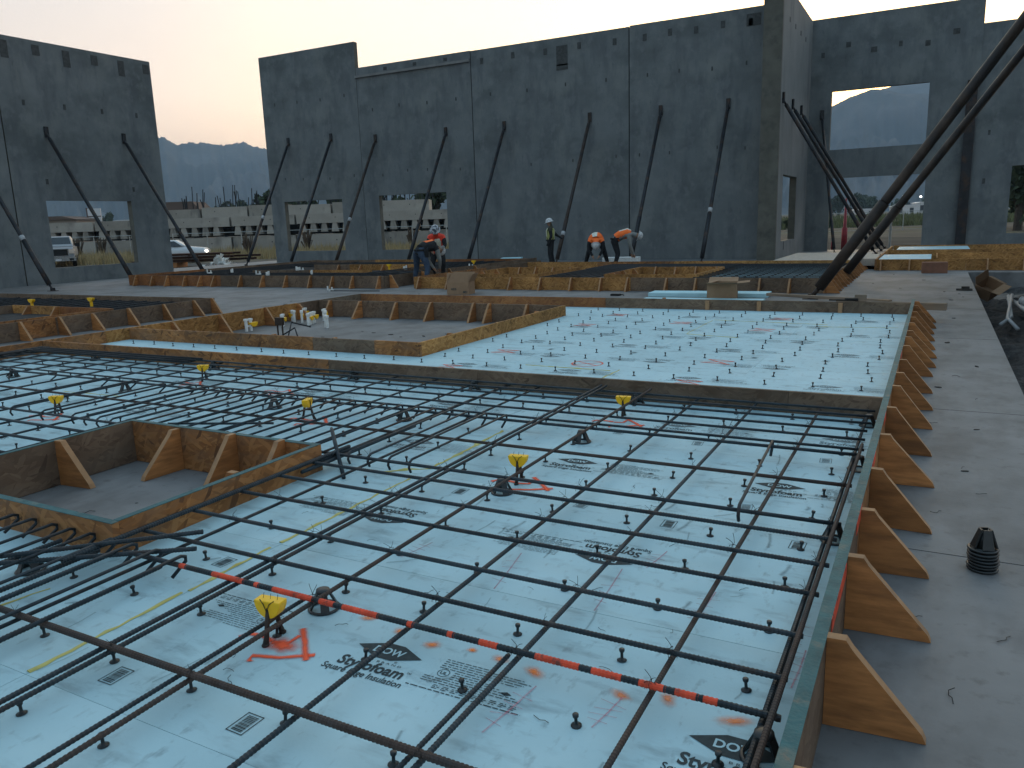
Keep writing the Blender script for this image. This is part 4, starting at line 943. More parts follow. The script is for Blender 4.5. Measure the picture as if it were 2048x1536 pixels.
def make_stand(label, loc, rz=0):
    t = thing('capped_stand', label, 'stand', loc, 'stands with yellow caps', rz)
    for s_ in (-1, 1):
        q = MB(); q.tube([(.0, s_*.050, 0), (0, s_*.040, .03), (0, s_*.012, .150)], [.012, .0095, .0085], 8); q.lathe([(.014, 0), (.014, .006), (.010, .01)], (0, s_*.050, 0), 8); q.build('leg', M['brace_brown'], t, True)
    q = MB(); q.tube([(0, -.028, .075), (0, .028, .075)], .006, 6); q.build('crossbar', M['brace_brown'], t)
    q = MB(); n = 14; R0 = .056
    prof = [(-R0, .160)]+[(R0*math.cos(math.pi+math.pi*k/n), .160+.068*math.sin(math.pi+math.pi*k/n)) for k in range(1, n)]+[(R0, .160)]
    q.prism([(u, -.024, w_) for u, w_ in prof], (0, .048, 0)); c_ = q.build('cap', M['yellow'], t)
    bv = c_.modifiers.new('bevel', 'BEVEL'); bv.width = .004; bv.segments = 2; bv.limit_method = 'ANGLE'
    q = MB()
    for u in (-.03, 0, .03): q.tube([(u, 0, .158), (u+.004, .002, .180)], .0009, 5)
    q.tube([(-.03, -.02, .163), (-.012, -.027, .150), (.0, -.027, .12), (.012, -.027, .150), (.03, -.02, .163)], .0018, 5)
    q.build('tie_wire', M['wire'], t)
    return t
st0 = None
for x, y, w_, rz in ((-2.04, 1.88, 'nearest the camera beside the painted bar', R(8)), (-2.03, 3.80, 'over the middle of the tray', R(9)), (-2.0, 5.45, 'close to the dividing form at right', R(10)), (-6.45, 5.38, 'close to the dividing form at left', R(25)), (-6.46, 3.86, 'beyond the small box-out at left', R(25)), (-4.28, 4.52, 'turned edge-on among the hooked bars', R(110))):
    la = 'black two-legged stand with yellow half-round cap '+w_
    if st0 is None: st0 = make_stand(la, (x, y, FT+.001), rz)
    else: dup(st0, la, (x, y, FT+.001), rz)
# stack of black cones on the walkway
ct = thing('cone_stack', 'stack of nested black plastic bar chairs standing on the concrete walkway', 'bar chairs', (.28, 3.88, 0)); ct.scale = (1.25, 1.25, 1.0)
for k in range(7):
    q = MB(); z = .004+k*.0155; ox, oy = random.uniform(-.003, .003), random.uniform(-.003, .003)
    n = 20; q.tube([(ox+.045*math.cos(2*math.pi*i/n), oy+.045*math.sin(2*math.pi*i/n), z+.005) for i in range(n+1)], .0065, 6, cap=False)
    q.lathe([(.041, z), (.036, z+.012)], (ox, oy, 0), 16)
    q.build('base_ring', M['blackplastic'], ct, True)
for k in range(4):
    a = 2*math.pi*(k+.2)/4; c, s_ = math.cos(a), math.sin(a); q = MB(); P0 = Vector((c*.040, s_*.040, .112)); P1 = Vector((c*.019, s_*.019, .195)); nn = Vector((-s_, c, 0))
    q.prism([P0+nn*.02, P0-nn*.02, P1-nn*.013, P1+nn*.013], (-c*.006, -s_*.006, 0)); q.build('leg', M['blackplastic'], ct)
q = MB(); q.lathe([(.031, .10), (.017, .18), (.010, .182)], seg=14); q.build('saddle', M['blackplastic'], ct, True)

# ------------------------------------------------------------------ small clutter
rr = random.Random(21)
WS = []
for k in range(4):
    q = MB(); c = [(0, 0, .0015)]
    a = rr.uniform(0, 6)
    for i in range(4):
        a += rr.uniform(-1.1, 1.1); c.append((c[-1][0]+.012*math.cos(a), c[-1][1]+.012*math.sin(a), .0015+rr.uniform(0, .004)))
    q.tube(c, .0008, 5); WS.append(q.mesh('wire_scrap', M['wire']))
spots = [(-1.35, 2.62), (-1.0, 2.45), (-.75, 2.55), (-1.5, 3.3), (-1.22, 3.72), (-.95, 3.3), (-.6, 2.95), (-.55, 3.35), (-1.75, 2.4), (-1.62, 2.45), (-2.55, 1.95), (-2.3, 2.75), (-2.2, 3.2), (-1.4, 4.0), (-.9, 4.45), (-.62, 2.42), (-.85, 2.2), (-1.1, 2.75), (-2.85, 2.9), (-2.6, 3.2), (-1.0, 5.2), (-.7, 5.0), (-1.9, 2.05), (-2.1, 1.75), (-3.3, 4.3), (-.98, 1.88), (-1.95, 1.6), (-2.05, 1.65)]
for i, (x, y) in enumerate(spots):
    o = link('wire_scrap', WS[i % 4], None, (x, y, FT+.001)); o.rotation_euler = (0, 0, rr.uniform(0, 6)); s_ = rr.uniform(.7, 1.3); o.scale = (s_, s_, s_)
    tag(o, 'bent bit of black tie wire lying loose on the blue foam', 'wire scrap', 'loose wire scraps on the foam')
# floor litter on slabs
LT = []
for k in range(3):
    q = MB(); n = 7; q.prism([(.05*math.cos(2*math.pi*i/n)*rr.uniform(.5, 1.1), .028*math.sin(2*math.pi*i/n)*rr.uniform(.5, 1.1), .001) for i in range(n)], (0, 0, .008)); LT.append(q.mesh('litter', M['debris']))
lit = [(-7.6, 9.6), (-7.2, 9.5), (-6.9, 9.35), (-6.6, 9.5), (-6.4, 9.8), (-7.9, 9.7), (-8.1, 9.0), (-7.0, 8.5), (-5.9, 10.5), (-13.0, 13.5), (-12.2, 14.0), (-11.6, 13.2), (-10.9, 15.6), (-9.8, 14.2), (-12.6, 12.9), (-1.2, 19.5), (-.6, 18.3), (-.2, 20.5), (.2, 17.6), (-.9, 22.3), (.4, 21.5), (.45, 17.2), (.5, 16.6), (.3, 16.0), (-4.0, 15.2), (.3, 13.3), (.2, 10.8), (.45, 9.2), (.1, 8.0), (.25, 5.4), (-4.0, 3.0), (-3.8, 3.15), (-4.2, 2.9), (.35, 6.5)]
for i, (x, y) in enumerate(lit):
    o = link('litter', LT[i % 3], None, (x, y, .001)); o.rotation_euler = (0, 0, rr.uniform(0, 6)); s_ = rr.uniform(.5, 1.6)*(.35 if y < 7 else .65); o.scale = (s_, s_, s_)
    tag(o, 'small dark scrap lying on the bare concrete floor', 'litter', 'dark scraps on the concrete')
for i, (x, y) in enumerate(((.02, 6.6), (.25, 5.5), (.12, 4.6), (.35, 5.0), (.05, 3.3), (.3, 3.2), (.15, 2.7), (.22, 8.6), (.4, 7.6), (-.05, 5.3), (-4.3, 2.7), (-3.7, 2.5))):
    o = link('wire_scrap', WS[i % 4], None, (x, y, .001)); o.rotation_euler = (0, 0, rr.uniform(0, 6)); s_ = rr.uniform(1.2, 2.4); o.scale = (s_, s_, s_)
    tag(o, 'bent bit of dark wire lying loose on the bare concrete', 'wire scrap', 'loose wire scraps on the concrete')
# yellow and white plastic bits in the box-out
def bit(label, x, y, z, rz, both=True, s=1.0):
    t = thing('cap_bits', label, 'plastic part', (x, y, z), 'yellow and white plastic parts', rz); t.scale = (1.3, 1.3, 1.15)
    q = MB()
    for u in (-.035, .035): q.box((u-.012, -.015, 0), (u+.012, .015, .17*s)); q.box((u-.02, -.02, .15*s), (u+.02, .02, .18*s))
    q.box((-.035, -.008, .06), (.035, .008, .085)); q.build('white_leg', M['white'], t)
    if both:
        q = MB(); n = 10; q.prism([(.07+.055*math.cos(math.pi+math.pi*k/n), -.03, .12+.06*math.sin(math.pi+math.pi*k/n)) for k in range(n+1)], (0, .05, 0)); q.build('yellow_cap', M['yellow'], t)
    return t
for i, (x, y, w_) in enumerate(((-9.84, 9.2, 'leftmost of the scattered group'), (-9.72, 9.85, 'second from left in the group'), (-10.0, 10.4, 'by the left form'), (-9.78, 10.38, 'behind, near the left form'), (-9.45, 10.3, 'middle of the group'), (-9.3, 10.45, 'rear right of the group'), (-9.36, 10.1, 'front middle of the group'), (-8.8, 9.9, 'rightmost of the group'), (-9.55, 10.7, 'farthest of the group'), (-10.05, 10.75, 'in the rear left corner'))):
    bit('yellow and white plastic bar support on the box-out floor, '+w_, x, y, .003, rr.uniform(0, 3), i not in (7,), 1)
q = MB(); 
for a, b_, c in (((0, 0, .005), (.25, .1, .15), (.35, .05, .005)), ((.1, .1, .005), (.0, .3, .2), (.25, .45, .12))): q.tube([a, b_, c], .012, 6)
tag(q.build('bent_bar', M['rebar_far'], loc=(-8.75, 8.75, 0)), 'tangle of bent dark bars on the box-out floor', 'bent bar')
q = MB()
for u in (-.05, .05): q.box((u-.008, -.01, 0), (u+.008, .01, .26))
q.box((-.07, -.03, .16), (.07, .03, .28)); tag(q.build('small_frame', M['brace_brown'], loc=(-8.9, 8.95, .003)), 'small dark two-legged frame with black head near the box-out edge', 'frame')
for i, (x, y, z) in enumerate(((-21.0, 18.2, .3), (-20.4, 18.6, .3), (-18.6, 18.0, .28), (-17.9, 19.0, .34), (-16.6, 18.2, .28), (-17.6, 17.4, .3), (-15.6, 21.6, .2), (-14.2, 21.8, .2), (-13.5, 22.4, .2), (-14.0, 16.0, 0), (-19.6, 21.0, .2))):
    q = MB(); q.box((-.08, -.02, 0), (.08, .02, .035)); q.box((-.08, -.02, 0), (-.05, .03, .13)); q.box((.03, -.03, .03), (.06, .03, .10)) 
    o = q.build('plastic_scrap', M['white'], loc=(x, y, z)); o.rotation_euler = (0, 0, rr.uniform(0, 3)); tag(o, 'white plastic scrap lying about the far left tray', 'plastic scrap', 'white plastic scraps in the far left tray')
for i, (x, y) in enumerate(((-16.1, 21.4), (-14.0, 23.4), (-16.4, 9.6), (-15.2, 10.1))):
    q = MB(); n = 10; q.prism([(.085*math.cos(math.pi+math.pi*k/n), -.03, .10+.075*math.sin(math.pi+math.pi*k/n)) for k in range(n+1)], (0, .06, 0)); q.box((-.02, -.02, -.08), (.02, .02, .06))
    tag(q.build('yellow_cap', M['yellow'], loc=(x, y, .28)), 'yellow half-round cap sticking up from a distant tray, '+('in the far left tray, front' , 'in the far left tray, rear', 'in the left tray, left one', 'in the left tray, right one')[i], 'cap', 'yellow caps in distant trays')

def carton(label, loc, sx, sy, sz, rz, open_=True, m='card', marks=(), splay=(1.0, 1.0)):
    t = thing('cardboard_box', label, 'box', loc, None, rz)
    b = MB(); w = .006
    b.box((-sx/2, -sy/2, .003), (sx/2, -sy/2+w, sz)); b.box((-sx/2, sy/2-w, .003), (sx/2, sy/2, sz)); b.box((-sx/2, -sy/2+w, .003), (-sx/2+w, sy/2-w, sz)); b.box((sx/2-w, -sy/2+w, .003), (sx/2, sy/2-w, sz)); b.box((-sx/2+w, -sy/2+w, .003), (sx/2-w, sy/2-w, .01))
    b.build('box_body', M[m], t)
    if open_:
        for k, (a, c, d) in enumerate((((-sx/2, -sy/2), (sx/2, -sy/2), (0, -1)), ((sx/2, sy/2), (-sx/2, sy/2), (0, 1)), ((sx/2, -sy/2), (sx/2, sy/2), (1, 0)), ((-sx/2, sy/2), (-sx/2, -sy/2), (-1, 0)))):
            ang = open_[k]; fl = min(sx, sy)*.5; q = MB()
            dv = Vector((d[0]*math.cos(ang), d[1]*math.cos(ang), math.sin(ang)))*fl
            A_, C_ = Vector((*a, sz)), Vector((*c, sz)); nn = Vector((-d[0]*math.sin(ang), -d[1]*math.sin(ang), math.cos(ang)))*.006
            q.prism([A_, C_, C_+dv, A_+dv], nn); q.build('flap', M[m], t)
    for s_, u, z, h in marks:
        q = MB(); V, F = text_mesh(s_, h, .002); x0 = min(v[0] for v in V); x1 = max(v[0] for v in V)
        q.v = [(u+v[0]-(x0+x1)/2, -sy/2-.003, z+v[1]) for v in V]; q.f = F; q.m = [0]*len(F); q.build('box_mark', M['ink'], t)
    return t
carton('open cardboard box with raised flaps beside the middle far formwork', (-9.8, 15.75, 0), .54, .44, .29, R(12), (R(100), R(75), R(60), R(115)), marks=(('HDS', -.1, .11, .07), ('MD', .18, .04, .07)))
carton('open cardboard box among the foam sheets behind the empty tray', (-3.62, 15.45, 0), .56, .46, .33, R(10), (R(8), R(18), R(6), R(165)))
carton('closed reddish-brown carton on the slab before the far right formwork', (.0, 22.9, 0), .58, .3, .27, R(3), None, 'card_red')
q = MB(); q.box((-.285, -.145, .271), (.285, .145, .276))
cb2 = q.build('lid', M['card_red'], [o for o in COL.objects if o.get('label', '').startswith('closed reddish')][0])
carton('torn cardboard box hanging over the pit edge at right', (.86, 19.0, -.02), .40, .34, .26, R(52), (R(10), R(70), R(-30), R(40)))
tb_ = [o for o in COL.objects if o.get('label', '').startswith('torn cardboard')][0]; tb_.rotation_euler = (R(28), R(-22), R(52)); tb_.location = (.98, 19.0, -.16)
q = MB(); q.box((-.14, -.1, .003), (.14, .1, .03)); q.box((-.05, -.04, .03), (.09, .06, .075)); tag(q.build('rubbish', M['debris'], loc=(.55, 18.0, 0)), 'crumpled dark rubbish beside the torn cardboard box', 'rubbish')
# sheets and planks behind the empty tray
def slabby(name, label, cat, c, sx, sy, sz, rz, m, group=None):
    q = MB(); q.box((-sx/2, -sy/2, 0), (sx/2, sy/2, sz)); o = q.build(name, M[m], loc=c); o.rotation_euler = (0, 0, rz); bv = o.modifiers.new('bevel', 'BEVEL'); bv.width = .004; bv.segments = 1
    return tag(o, label, cat, group)
slabby('foam_sheet', 'light blue foam sheet lying nearest the far formwork', 'foam sheet', (-4.05, 16.1, .003), 2.4, .55, .08, R(3), 'foamsheet', 'loose foam sheets')
slabby('foam_sheet', 'whitish foam sheet lying just behind the empty tray', 'foam sheet', (-3.9, 14.75, .003), 2.3, .9, .05, R(2), 'foamsheet', 'loose foam sheets')
slabby('plank', 'long brown plank lying on the back formwork and crossing its end', 'plank', (-1.5, 13.3, .26), 2.1, .09, .045, R(-32+8), 'plank', 'scrap planks')
slabby('plank', 'grey plank sticking out past the green-edged corner', 'plank', (-.55, 12.85, .18), 1.5, .10, .10, R(-8), 'plank', 'scrap planks')
slabby('wood_block', 'short grey wood block standing on the back formwork', 'block', (-.93, 12.60, .302), .16, .05, .10, 0, 'plank')
q = MB(); q.box((-.2, -.04, 0), (.2, .04, .02)); q.box((.02, -.06, .02), (.2, .05, .04)); o = q.build('rubbish', M['black'], loc=(-1.16, 12.6, .31)); tag(o, 'black scrap of sheet draped beside the wood block', 'scrap')
slabby('pale_sheet', 'pale sheet painting sky sheen on the slab before the entrance doorway', 'pale sheet', (-3.1, 27.2, .20), 2.5, 5.2, .03, 0, 'palesheet')  # added sheet whose pale colour stands in for sky reflected by bare slab
slabby('pale_sheet', 'narrow pale ramp piece right of the wide sheet', 'pale sheet', (-1.72, 25.6, .10), .5, 2.6, .2, R(2), 'palesheet')  # companion piece in the same pale tone
slabby('foam_scrap', 'white foam scrap on the slab left of the lime vest worker', 'foam scrap', (-13.9, 26.0, .22), .75, .6, .12, R(20), 'foamsheet')
slabby('foam_scrap', 'white sheet bundle behind the bending orange vest workers', 'foam scrap', (-9.3, 25.2, .20), 1.2, .5, .16, R(8), 'white')
q = MB(); q.tube([(-.75, -.05, .012), (.75, .08, .012)], .012, 6); tag(q.build('short_bar', M['rebar_far'], loc=(-13.2, 16.0, 0)), 'short dark bar lying on the slab in the gap between far trays', 'bar')
q = MB(); q.box((-.1, -.06, .002), (.1, .06, .04)); q.tube([(0, 0, .03), (.15, .05, .02), (.2, -.06, .02)], .012, 6); tag(q.build('tool_scrap', M['black'], loc=(-6.0, 15.9, 0)), 'small black tool scrap on the slab before the middle far formwork', 'scrap')
# pipes in the pit
for i, (pts, r) in enumerate((([(1.05, 15.5, -.35), (1.25, 16.2, -.3), (1.32, 18.2, -.12)], .03), ([(1.28, 15.2, -.38), (1.18, 16.0, -.3), (1.38, 18.2, -.1)], .03), ([(1.35, 18.4, -.2), (1.85, 14.0, -.36)], .045), ([(1.75, 18.4, -.1), (1.95, 13.6, -.3)], .06), ([(1.95, 19.6, -.02), (1.98, 14.5, -.2)], .06), ([(1.45, 18.0, -.25), (2.2, 13.8, -.38)], .06))):
    q = MB(); q.tube(pts, r, 10); tag(q.build('pvc_pipe', M['pvc'], None, True), 'grey plastic pipe lying in the pit, ' + ('curved piece at the left', 'second curved piece', 'thin straight piece lowest', 'thick straight piece near the sheet end', 'uppermost straight piece', 'flat-lying thick piece')[i], 'pipe', 'plastic pipes in the pit')
q = MB(); q.tube([(1.52, 17.4, -.14), (1.62, 17.1, -.15)], .085, 14); q.tube([(1.5, 17.43, -.14), (1.52, 17.40, -.14)], .092, 14); tag(q.build('round_plug', M['pvc'], None, True), 'round white pipe cap facing the walkway among the pit pipes', 'pipe cap')

# ------------------------------------------------------------------ people
def seg_dist(p, a, b):
    ab = b-a; t = max(0, min(1, (p-a).dot(ab)/max(ab.length_squared, 1e-9))); return (p-(a+ab*t)).length
def person(label, J, loc, rz, top, legs, vest, hat, sleeve=None, hand='skin', scale=1.0, belt=True, tape='tape'):
    """J: joints (x right, y facing, z up)."""
    t = thing('person', label, 'person', loc, None, rz); t.scale = (scale,)*3
    FAT = 1.14
    RAD = dict(pelvis=.145, spine=.135, chest=.155, neck=.062, head=.095, crown=.085, nose=.02, shL=.075, elL=.052, wrL=.036, paL=.034, shR=.075, elR=.052, wrR=.036, paR=.034,
               hipL=.105, knL=.072, anL=.050, toL=.045, hipR=.105, knR=.072, anR=.050, toR=.045)
    E = [('pelvis', 'spine', 't'), ('spine', 'chest', 't'), ('chest', 'neck', 't'), ('neck', 'head', 'h'), ('head', 'crown', 'h'), ('head', 'nose', 'h')]
    for s_ in 'LR': E += [('chest', 'sh'+s_, 't'), ('sh'+s_, 'el'+s_, 's'), ('el'+s_, 'wr'+s_, 's'), ('wr'+s_, 'pa'+s_, 'd'), ('pelvis', 'hip'+s_, 'l'), ('hip'+s_, 'kn'+s_, 'l'), ('kn'+s_, 'an'+s_, 'l'), ('an'+s_, 'to'+s_, 'b')]
    RAD = {k: v*(FAT if k not in ('head', 'crown', 'nose') else 1) for k, v in RAD.items()}
    J = {k: Vector(v) for k, v in J.items()}
    hd = (J['head']-J['neck']).normalized()
    J.setdefault('crown', J['head']+hd*.10)
    for s_ in 'LR':
        if 'pa'+s_ not in J: J['pa'+s_] = J['wr'+s_]+(J['wr'+s_]-J['el'+s_]).normalized()*.075
    for s_, sg in (('L', -1), ('R', 1)):
        d = (J['pa'+s_]-J['wr'+s_]).normalized(); side = Vector((sg*.3, .8, .1)); side = (side-d*side.dot(d)).normalized(); up = d.cross(side)
        for f in range(4):
            a = 'f%s%d' % (s_, f); b_ = 'g%s%d' % (s_, f)
            J[a] = J['pa'+s_]+side*(-.027+.018*f)+d*(.035-.004*abs(f-1.5)); J[b_] = J[a]+d*(.030+.006*(f in (1, 2)))+up*.018
            RAD[a] = .0095; RAD[b_] = .008; E += [('pa'+s_, a, 'd'), (a, b_, 'd')]
        J['th'+s_] = J['wr'+s_]+d*.035-side*.045; RAD['th'+s_] = .010; E += [('wr'+s_, 'th'+s_, 'd')]
    names = list(J); me = bpy.data.meshes.new('body'); ix = {n: i for i, n in enumerate(names)}
    me.from_pydata([J[n] for n in names], [(ix[a], ix[b_]) for a, b_, _ in E], [])
    o = bpy.data.objects.new('body_src', me); COL.objects.link(o)
    md = o.modifiers.new('skin', 'SKIN'); md.use_smooth_shade = True
    for n in names:
        v = me.skin_vertices[0].data[ix[n]]; v.radius = (RAD[n], RAD[n]); v.use_root = n == 'pelvis'
    sb = o.modifiers.new('sub', 'SUBSURF'); sb.levels = 1; sb.render_levels = 1
    dg = bpy.context.evaluated_depsgraph_get(); nm = bpy.data.meshes.new_from_object(o.evaluated_get(dg)); bpy.data.objects.remove(o)
    nm.materials.clear()
    ms = [M[top], M[sleeve or top], M['skin'], M[legs], M['boot'], M[hand]]; code = dict(t=0, s=1, h=2, l=3, b=4, d=5)
    for m_ in ms: nm.materials.append(m_)
    for p_ in nm.polygons:
        c = p_.center; best = min(E, key=lambda e_: seg_dist(c, J[e_[0]], J[e_[1]])-.6*(RAD[e_[0]]+RAD[e_[1]])/2); p_.material_index = code[best[2]]; p_.use_smooth = True
    link('body', nm, t)
    # vest: a shell round the torso
    if vest:
        q = MB(); P = [J['pelvis'].lerp(J['spine'], .35), J['spine'], J['chest'], J['chest'].lerp(J['neck'], .55)]
        ax = (J['shR']-J['shL']).normalized(); n0 = len(q.v); SEG = 14
        for i, (p_, a, b_) in enumerate(zip(P, (.19, .195, .225, .15), (.15, .15, .17, .12))):
            tt = (P[min(i+1, 3)]-P[max(i-1, 0)]).normalized(); fx = (ax-tt*ax.dot(tt)).normalized(); fy = tt.cross(fx)
            for k in range(SEG):
                an = 2*math.pi*k/SEG; q.v.append(tuple(p_+fx*(a*math.cos(an))+fy*(b_*math.sin(an))))
        for i in range(3):
            for k in range(SEG):
                k2 = (k+1) % SEG; q.f.append((n0+i*SEG+k, n0+i*SEG+k2, n0+(i+1)*SEG+k2, n0+(i+1)*SEG+k)); q.m.append(1 if (k in (3, 4, 10, 11) and i >= 1) or False else 0)
        q.build('vest', [M[vest], M[tape]], t, True)
    # hard hat
    hx = Vector((1, 0, 0)); hx = (hx-hd*hx.dot(hd)).normalized(); hy = hd.cross(hx)
    base = J['head']+hd*.035; q = MB(); prof = [(.165, -.004), (.165, .008), (.135, .015), (.132, .05), (.115, .095), (.08, .13), (.03, .148)]
    n0 = 0; SEG = 16
    for r_, z in prof:
        for k in range(SEG):
            an = 2*math.pi*k/SEG; f = 1.12 if math.sin(an) > 0 and r_ > .15 else 1.0
            q.v.append(tuple(base+hx*(r_*math.cos(an)*.93)+hy*(r_*f*math.sin(an))+hd*z))
    for i in range(len(prof)-1):
        for k in range(SEG):
            k2 = (k+1) % SEG; q.f.append((i*SEG+k, i*SEG+k2, (i+1)*SEG+k2, (i+1)*SEG+k)); q.m.append(0)
    q.f.append(tuple((len(prof)-1)*SEG+k for k in range(SEG))); q.m.append(0)
    q.build('hard_hat', M[hat], t, True)
    if belt:
        q = MB(); c = J['pelvis']+(J['spine']-J['pelvis'])*.25; n = 14
        q.tube([(c.x+.19*math.cos(2*math.pi*k/n), c.y+.155*math.sin(2*math.pi*k/n), c.z) for k in range(n+1)], .03, 6, cap=False); q.box((c.x+.17, c.y-.06, c.z-.2), (c.x+.24, c.y+.06, c.z+.02)); q.build('tool_belt', M['darkcloth'], t)
    return t
STAND = dict(pelvis=(0, 0, .97), spine=(0, .01, 1.15), chest=(0, .0, 1.36), neck=(0, .0, 1.52), head=(0, .03, 1.64), nose=(0, .13, 1.63), shL=(-.20, 0, 1.44), elL=(-.27, -.06, 1.16), wrL=(-.22, .06, .93), shR=(.20, 0, 1.44), elR=(.30, -.14, 1.22), wrR=(.26, -.30, 1.12),
             hipL=(-.10, 0, .92), knL=(-.12, .03, .50), anL=(-.13, -.02, .09), toL=(-.14, .12, .05), hipR=(.10, 0, .92), knR=(.12, .0, .50), anR=(.14, -.10, .09), toR=(.15, .04, .05))
BEND = dict(pelvis=(0, -.10, .93), spine=(0, .08, 1.02), chest=(0, .30, .98), neck=(0, .43, .90), head=(0, .50, .80), nose=(0, .58, .72), shL=(-.20, .32, .93), elL=(-.25, .40, .66), wrL=(-.12, .48, .44), shR=(.20, .32, .93), elR=(.25, .40, .66), wrR=(.12, .50, .44),
            hipL=(-.11, -.10, .88), knL=(-.20, .02, .48), anL=(-.26, -.10, .09), toL=(-.28, .06, .05), hipR=(.11, -.10, .88), knR=(.20, .02, .48), anR=(.26, -.10, .09), toR=(.28, .06, .05))
def look(dx, dy): return math.atan2(-dx, dy)
person('worker standing in a lime safety vest and white hard hat before the long wall', STAND, (-12.0, 25.4, .0), look(-.90, -.30), 'olive', 'darkcloth', 'lime', 'hat', 'darkcloth', 'darkcloth', .95)
person('worker in orange vest bending towards the camera with white hard hat lowered', dict(BEND, anL=(-.38, -.10, .09), toL=(-.40, .06, .05), anR=(.38, -.10, .09), toR=(.40, .06, .05), knL=(-.27, .0, .48), knR=(.27, .0, .48), hipL=(-.13, -.1, .88), hipR=(.13, -.1, .88)), (-9.75, 24.1, .06), look(.35, -.95), 'orange', 'darkcloth', 'orange', 'hat', 'darkcloth')
B2 = dict(BEND); B2.update(chest=(0, .33, 1.12), neck=(0, .50, 1.10), head=(0, .62, 1.06), nose=(0, .68, .96), spine=(0, .10, 1.08), shL=(-.18, .36, 1.06), shR=(.18, .36, 1.06), elL=(-.2, .40, .76), elR=(.2, .40, .76), wrL=(-.1, .45, .48), wrR=(.1, .5, .48))
pr_ = person('worker with grey sleeves and orange vest bending to the right', B2, (-8.95, 23.9, .04), look(.88, .30), 'greycloth', 'darkcloth', 'orange', 'hat', 'greycloth')
B3 = dict(BEND); B3.update(hipL=(-.13, -.10, .88), knL=(-.30, .02, .48), anL=(-.34, -.06, .09), toL=(-.36, .10, .05), knR=(.24, -.04, .48), anR=(.30, -.20, .09), toR=(.32, -.04, .05), chest=(.05, .30, 1.06), neck=(.08, .44, 1.02), head=(.1, .54, .94), nose=(.12, .62, .88), spine=(.02, .08, 1.04), shL=(-.16, .3, .98), shR=(.24, .3, 1.0))
person('worker in blue jeans and black top bending among the far trays, seen from behind', B3, (-12.42, 18.05, 0), look(.25, .95), 'darkcloth', 'denim', 'darkcloth', 'hat', 'greycloth', tape='orange')
B4 = dict(STAND); B4.update(pelvis=(0, -.12, .82), spine=(0, -.02, 1.0), chest=(0, .12, 1.18), neck=(0, .22, 1.30), head=(0, .30, 1.40), nose=(0, .39, 1.34), shL=(-.20, .13, 1.22), shR=(.20, .13, 1.22), elL=(-.26, .26, .98), elR=(.26, .26, .98), wrL=(-.12, .42, .84), wrR=(.12, .42, .84), hipL=(-.1, -.12, .78), hipR=(.1, -.12, .78), knL=(-.16, .12, .46), knR=(.16, .12, .46))
person('worker in red vest with patterned hard hat leaning forward behind the jeans worker', B4, (-12.75, 19.3, .05), look(.45, -.9), 'redvest', 'darkcloth', 'redvest', 'hatdark', 'darkcloth')

# ------------------------------------------------------------------ beyond the walls
FW = Vector((-math.sin(YAW), math.cos(YAW), 0)); RT = Vector((math.cos(YAW), math.sin(YAW), 0))
GZ = -.25
def at(px_right, depth): return EYE.xy.to_3d()*0+FW*depth+RT*px_right
# precast plank stack, tiers on a line across the view
RZ = math.atan2(RT.y, RT.x)
def precast(label, c, ln, h, dp, stems, old, upper=False):
    t = thing('precast_plank', label, 'concrete plank', c, 'stack of precast planks', RZ)
    q = MB(); q.box((-ln/2, 0, 0), (ln/2, dp, h))
    for i in range(int(ln/2.4)):
        x = -ln/2+1.2+i*2.4
        q.box((x-.04, -.004, h*.55), (x+.04, .0, h*.63), 1)
    q.build('plank_body', [M['precast_old' if old else 'precast'], M['joint']], t)
    if stems:
        n = int(ln/1.0)
        for i in range(n):
            x = -ln/2+.5+i*1.0; r = MB()
            hh = .78
            r.prism([(x-.20, .05, -.002), (x+.20, .05, -.002), (x+.34, .05, -hh), (x-.34, .05, -hh)], (0, dp-.1, 0)); r.build('stem', M['precast_old' if i % 3 else 'precast'], t)
    return t
DP = 74
k = 0
for i, (x0, x1) in enumerate(((-47.5, -38.2), (-38.0, -33.6), (-33.4, -25.6), (-25.4, -19.6), (-19.4, -12.2), (-12.0, -4.5))):
    k += 1; c = (x0+x1)/2
    w_ = ORD[i+1]+' from the left'
    tilt = 0
    P = at(c, DP); precast('grey concrete plank in the upper tier with dark gaps below, '+w_, (P.x, P.y, 2.08+.02*i), x1-x0, .86, 4, True, i in (1,))
    precast('stained concrete plank at the bottom of the stack, '+w_, (P.x, P.y, GZ+.1), x1-x0, 1.3, 5, False, i % 2 == 1)
    q = MB(); q.box((-(x1-x0)/2, 1.2, 0), ((x1-x0)/2, 4.0, 1.0)); o = q.build('painted_gap_shade', M['joint'], loc=(P.x, P.y, 1.22)); o.rotation_euler = (0, 0, RZ); o.name = 'precast_plank'; tag(o, 'black box painting gap shade behind the stems of the stack, '+w_, 'concrete plank', 'black gap-shade boxes of the stack')  # black box paints the shade of the stem gaps; no real plank
for i, (x0, x1, zz, h) in enumerate(((-32.0, -28.6, 2.95, .85), (-28.4, -24.2, 2.97, .95), (-24.0, -20.6, 3.0, 1.0), (-20.4, -16.4, 3.0, .9), (-16.2, -13.5, 3.02, 1.0), (-12.6, -7.2, 3.03, 1.0))):
    P = at((x0+x1)/2, DP+1); precast('broken concrete plank on top of the stack, %s from the left' % ORD[i+1], (P.x, P.y, zz), x1-x0, h, 3, False, i % 2 == 0)
rr = random.Random(5)
for i in range(110):
    x = rr.uniform(-31, -7); P = at(x, DP+2.2+rr.uniform(0, 1.5)); q = MB(); l = rr.uniform(.5, 2.1)
    q.tube([(0, 0, 0), (rr.uniform(-.35, .35), 0, l)], .042, 5); tag(q.build('projecting_bar', M['rebar_far'], loc=(P.x, P.y, 3.9)), 'thin dark bar sticking up from the concrete plank stack', 'bar', 'bars sticking up from the plank stack')
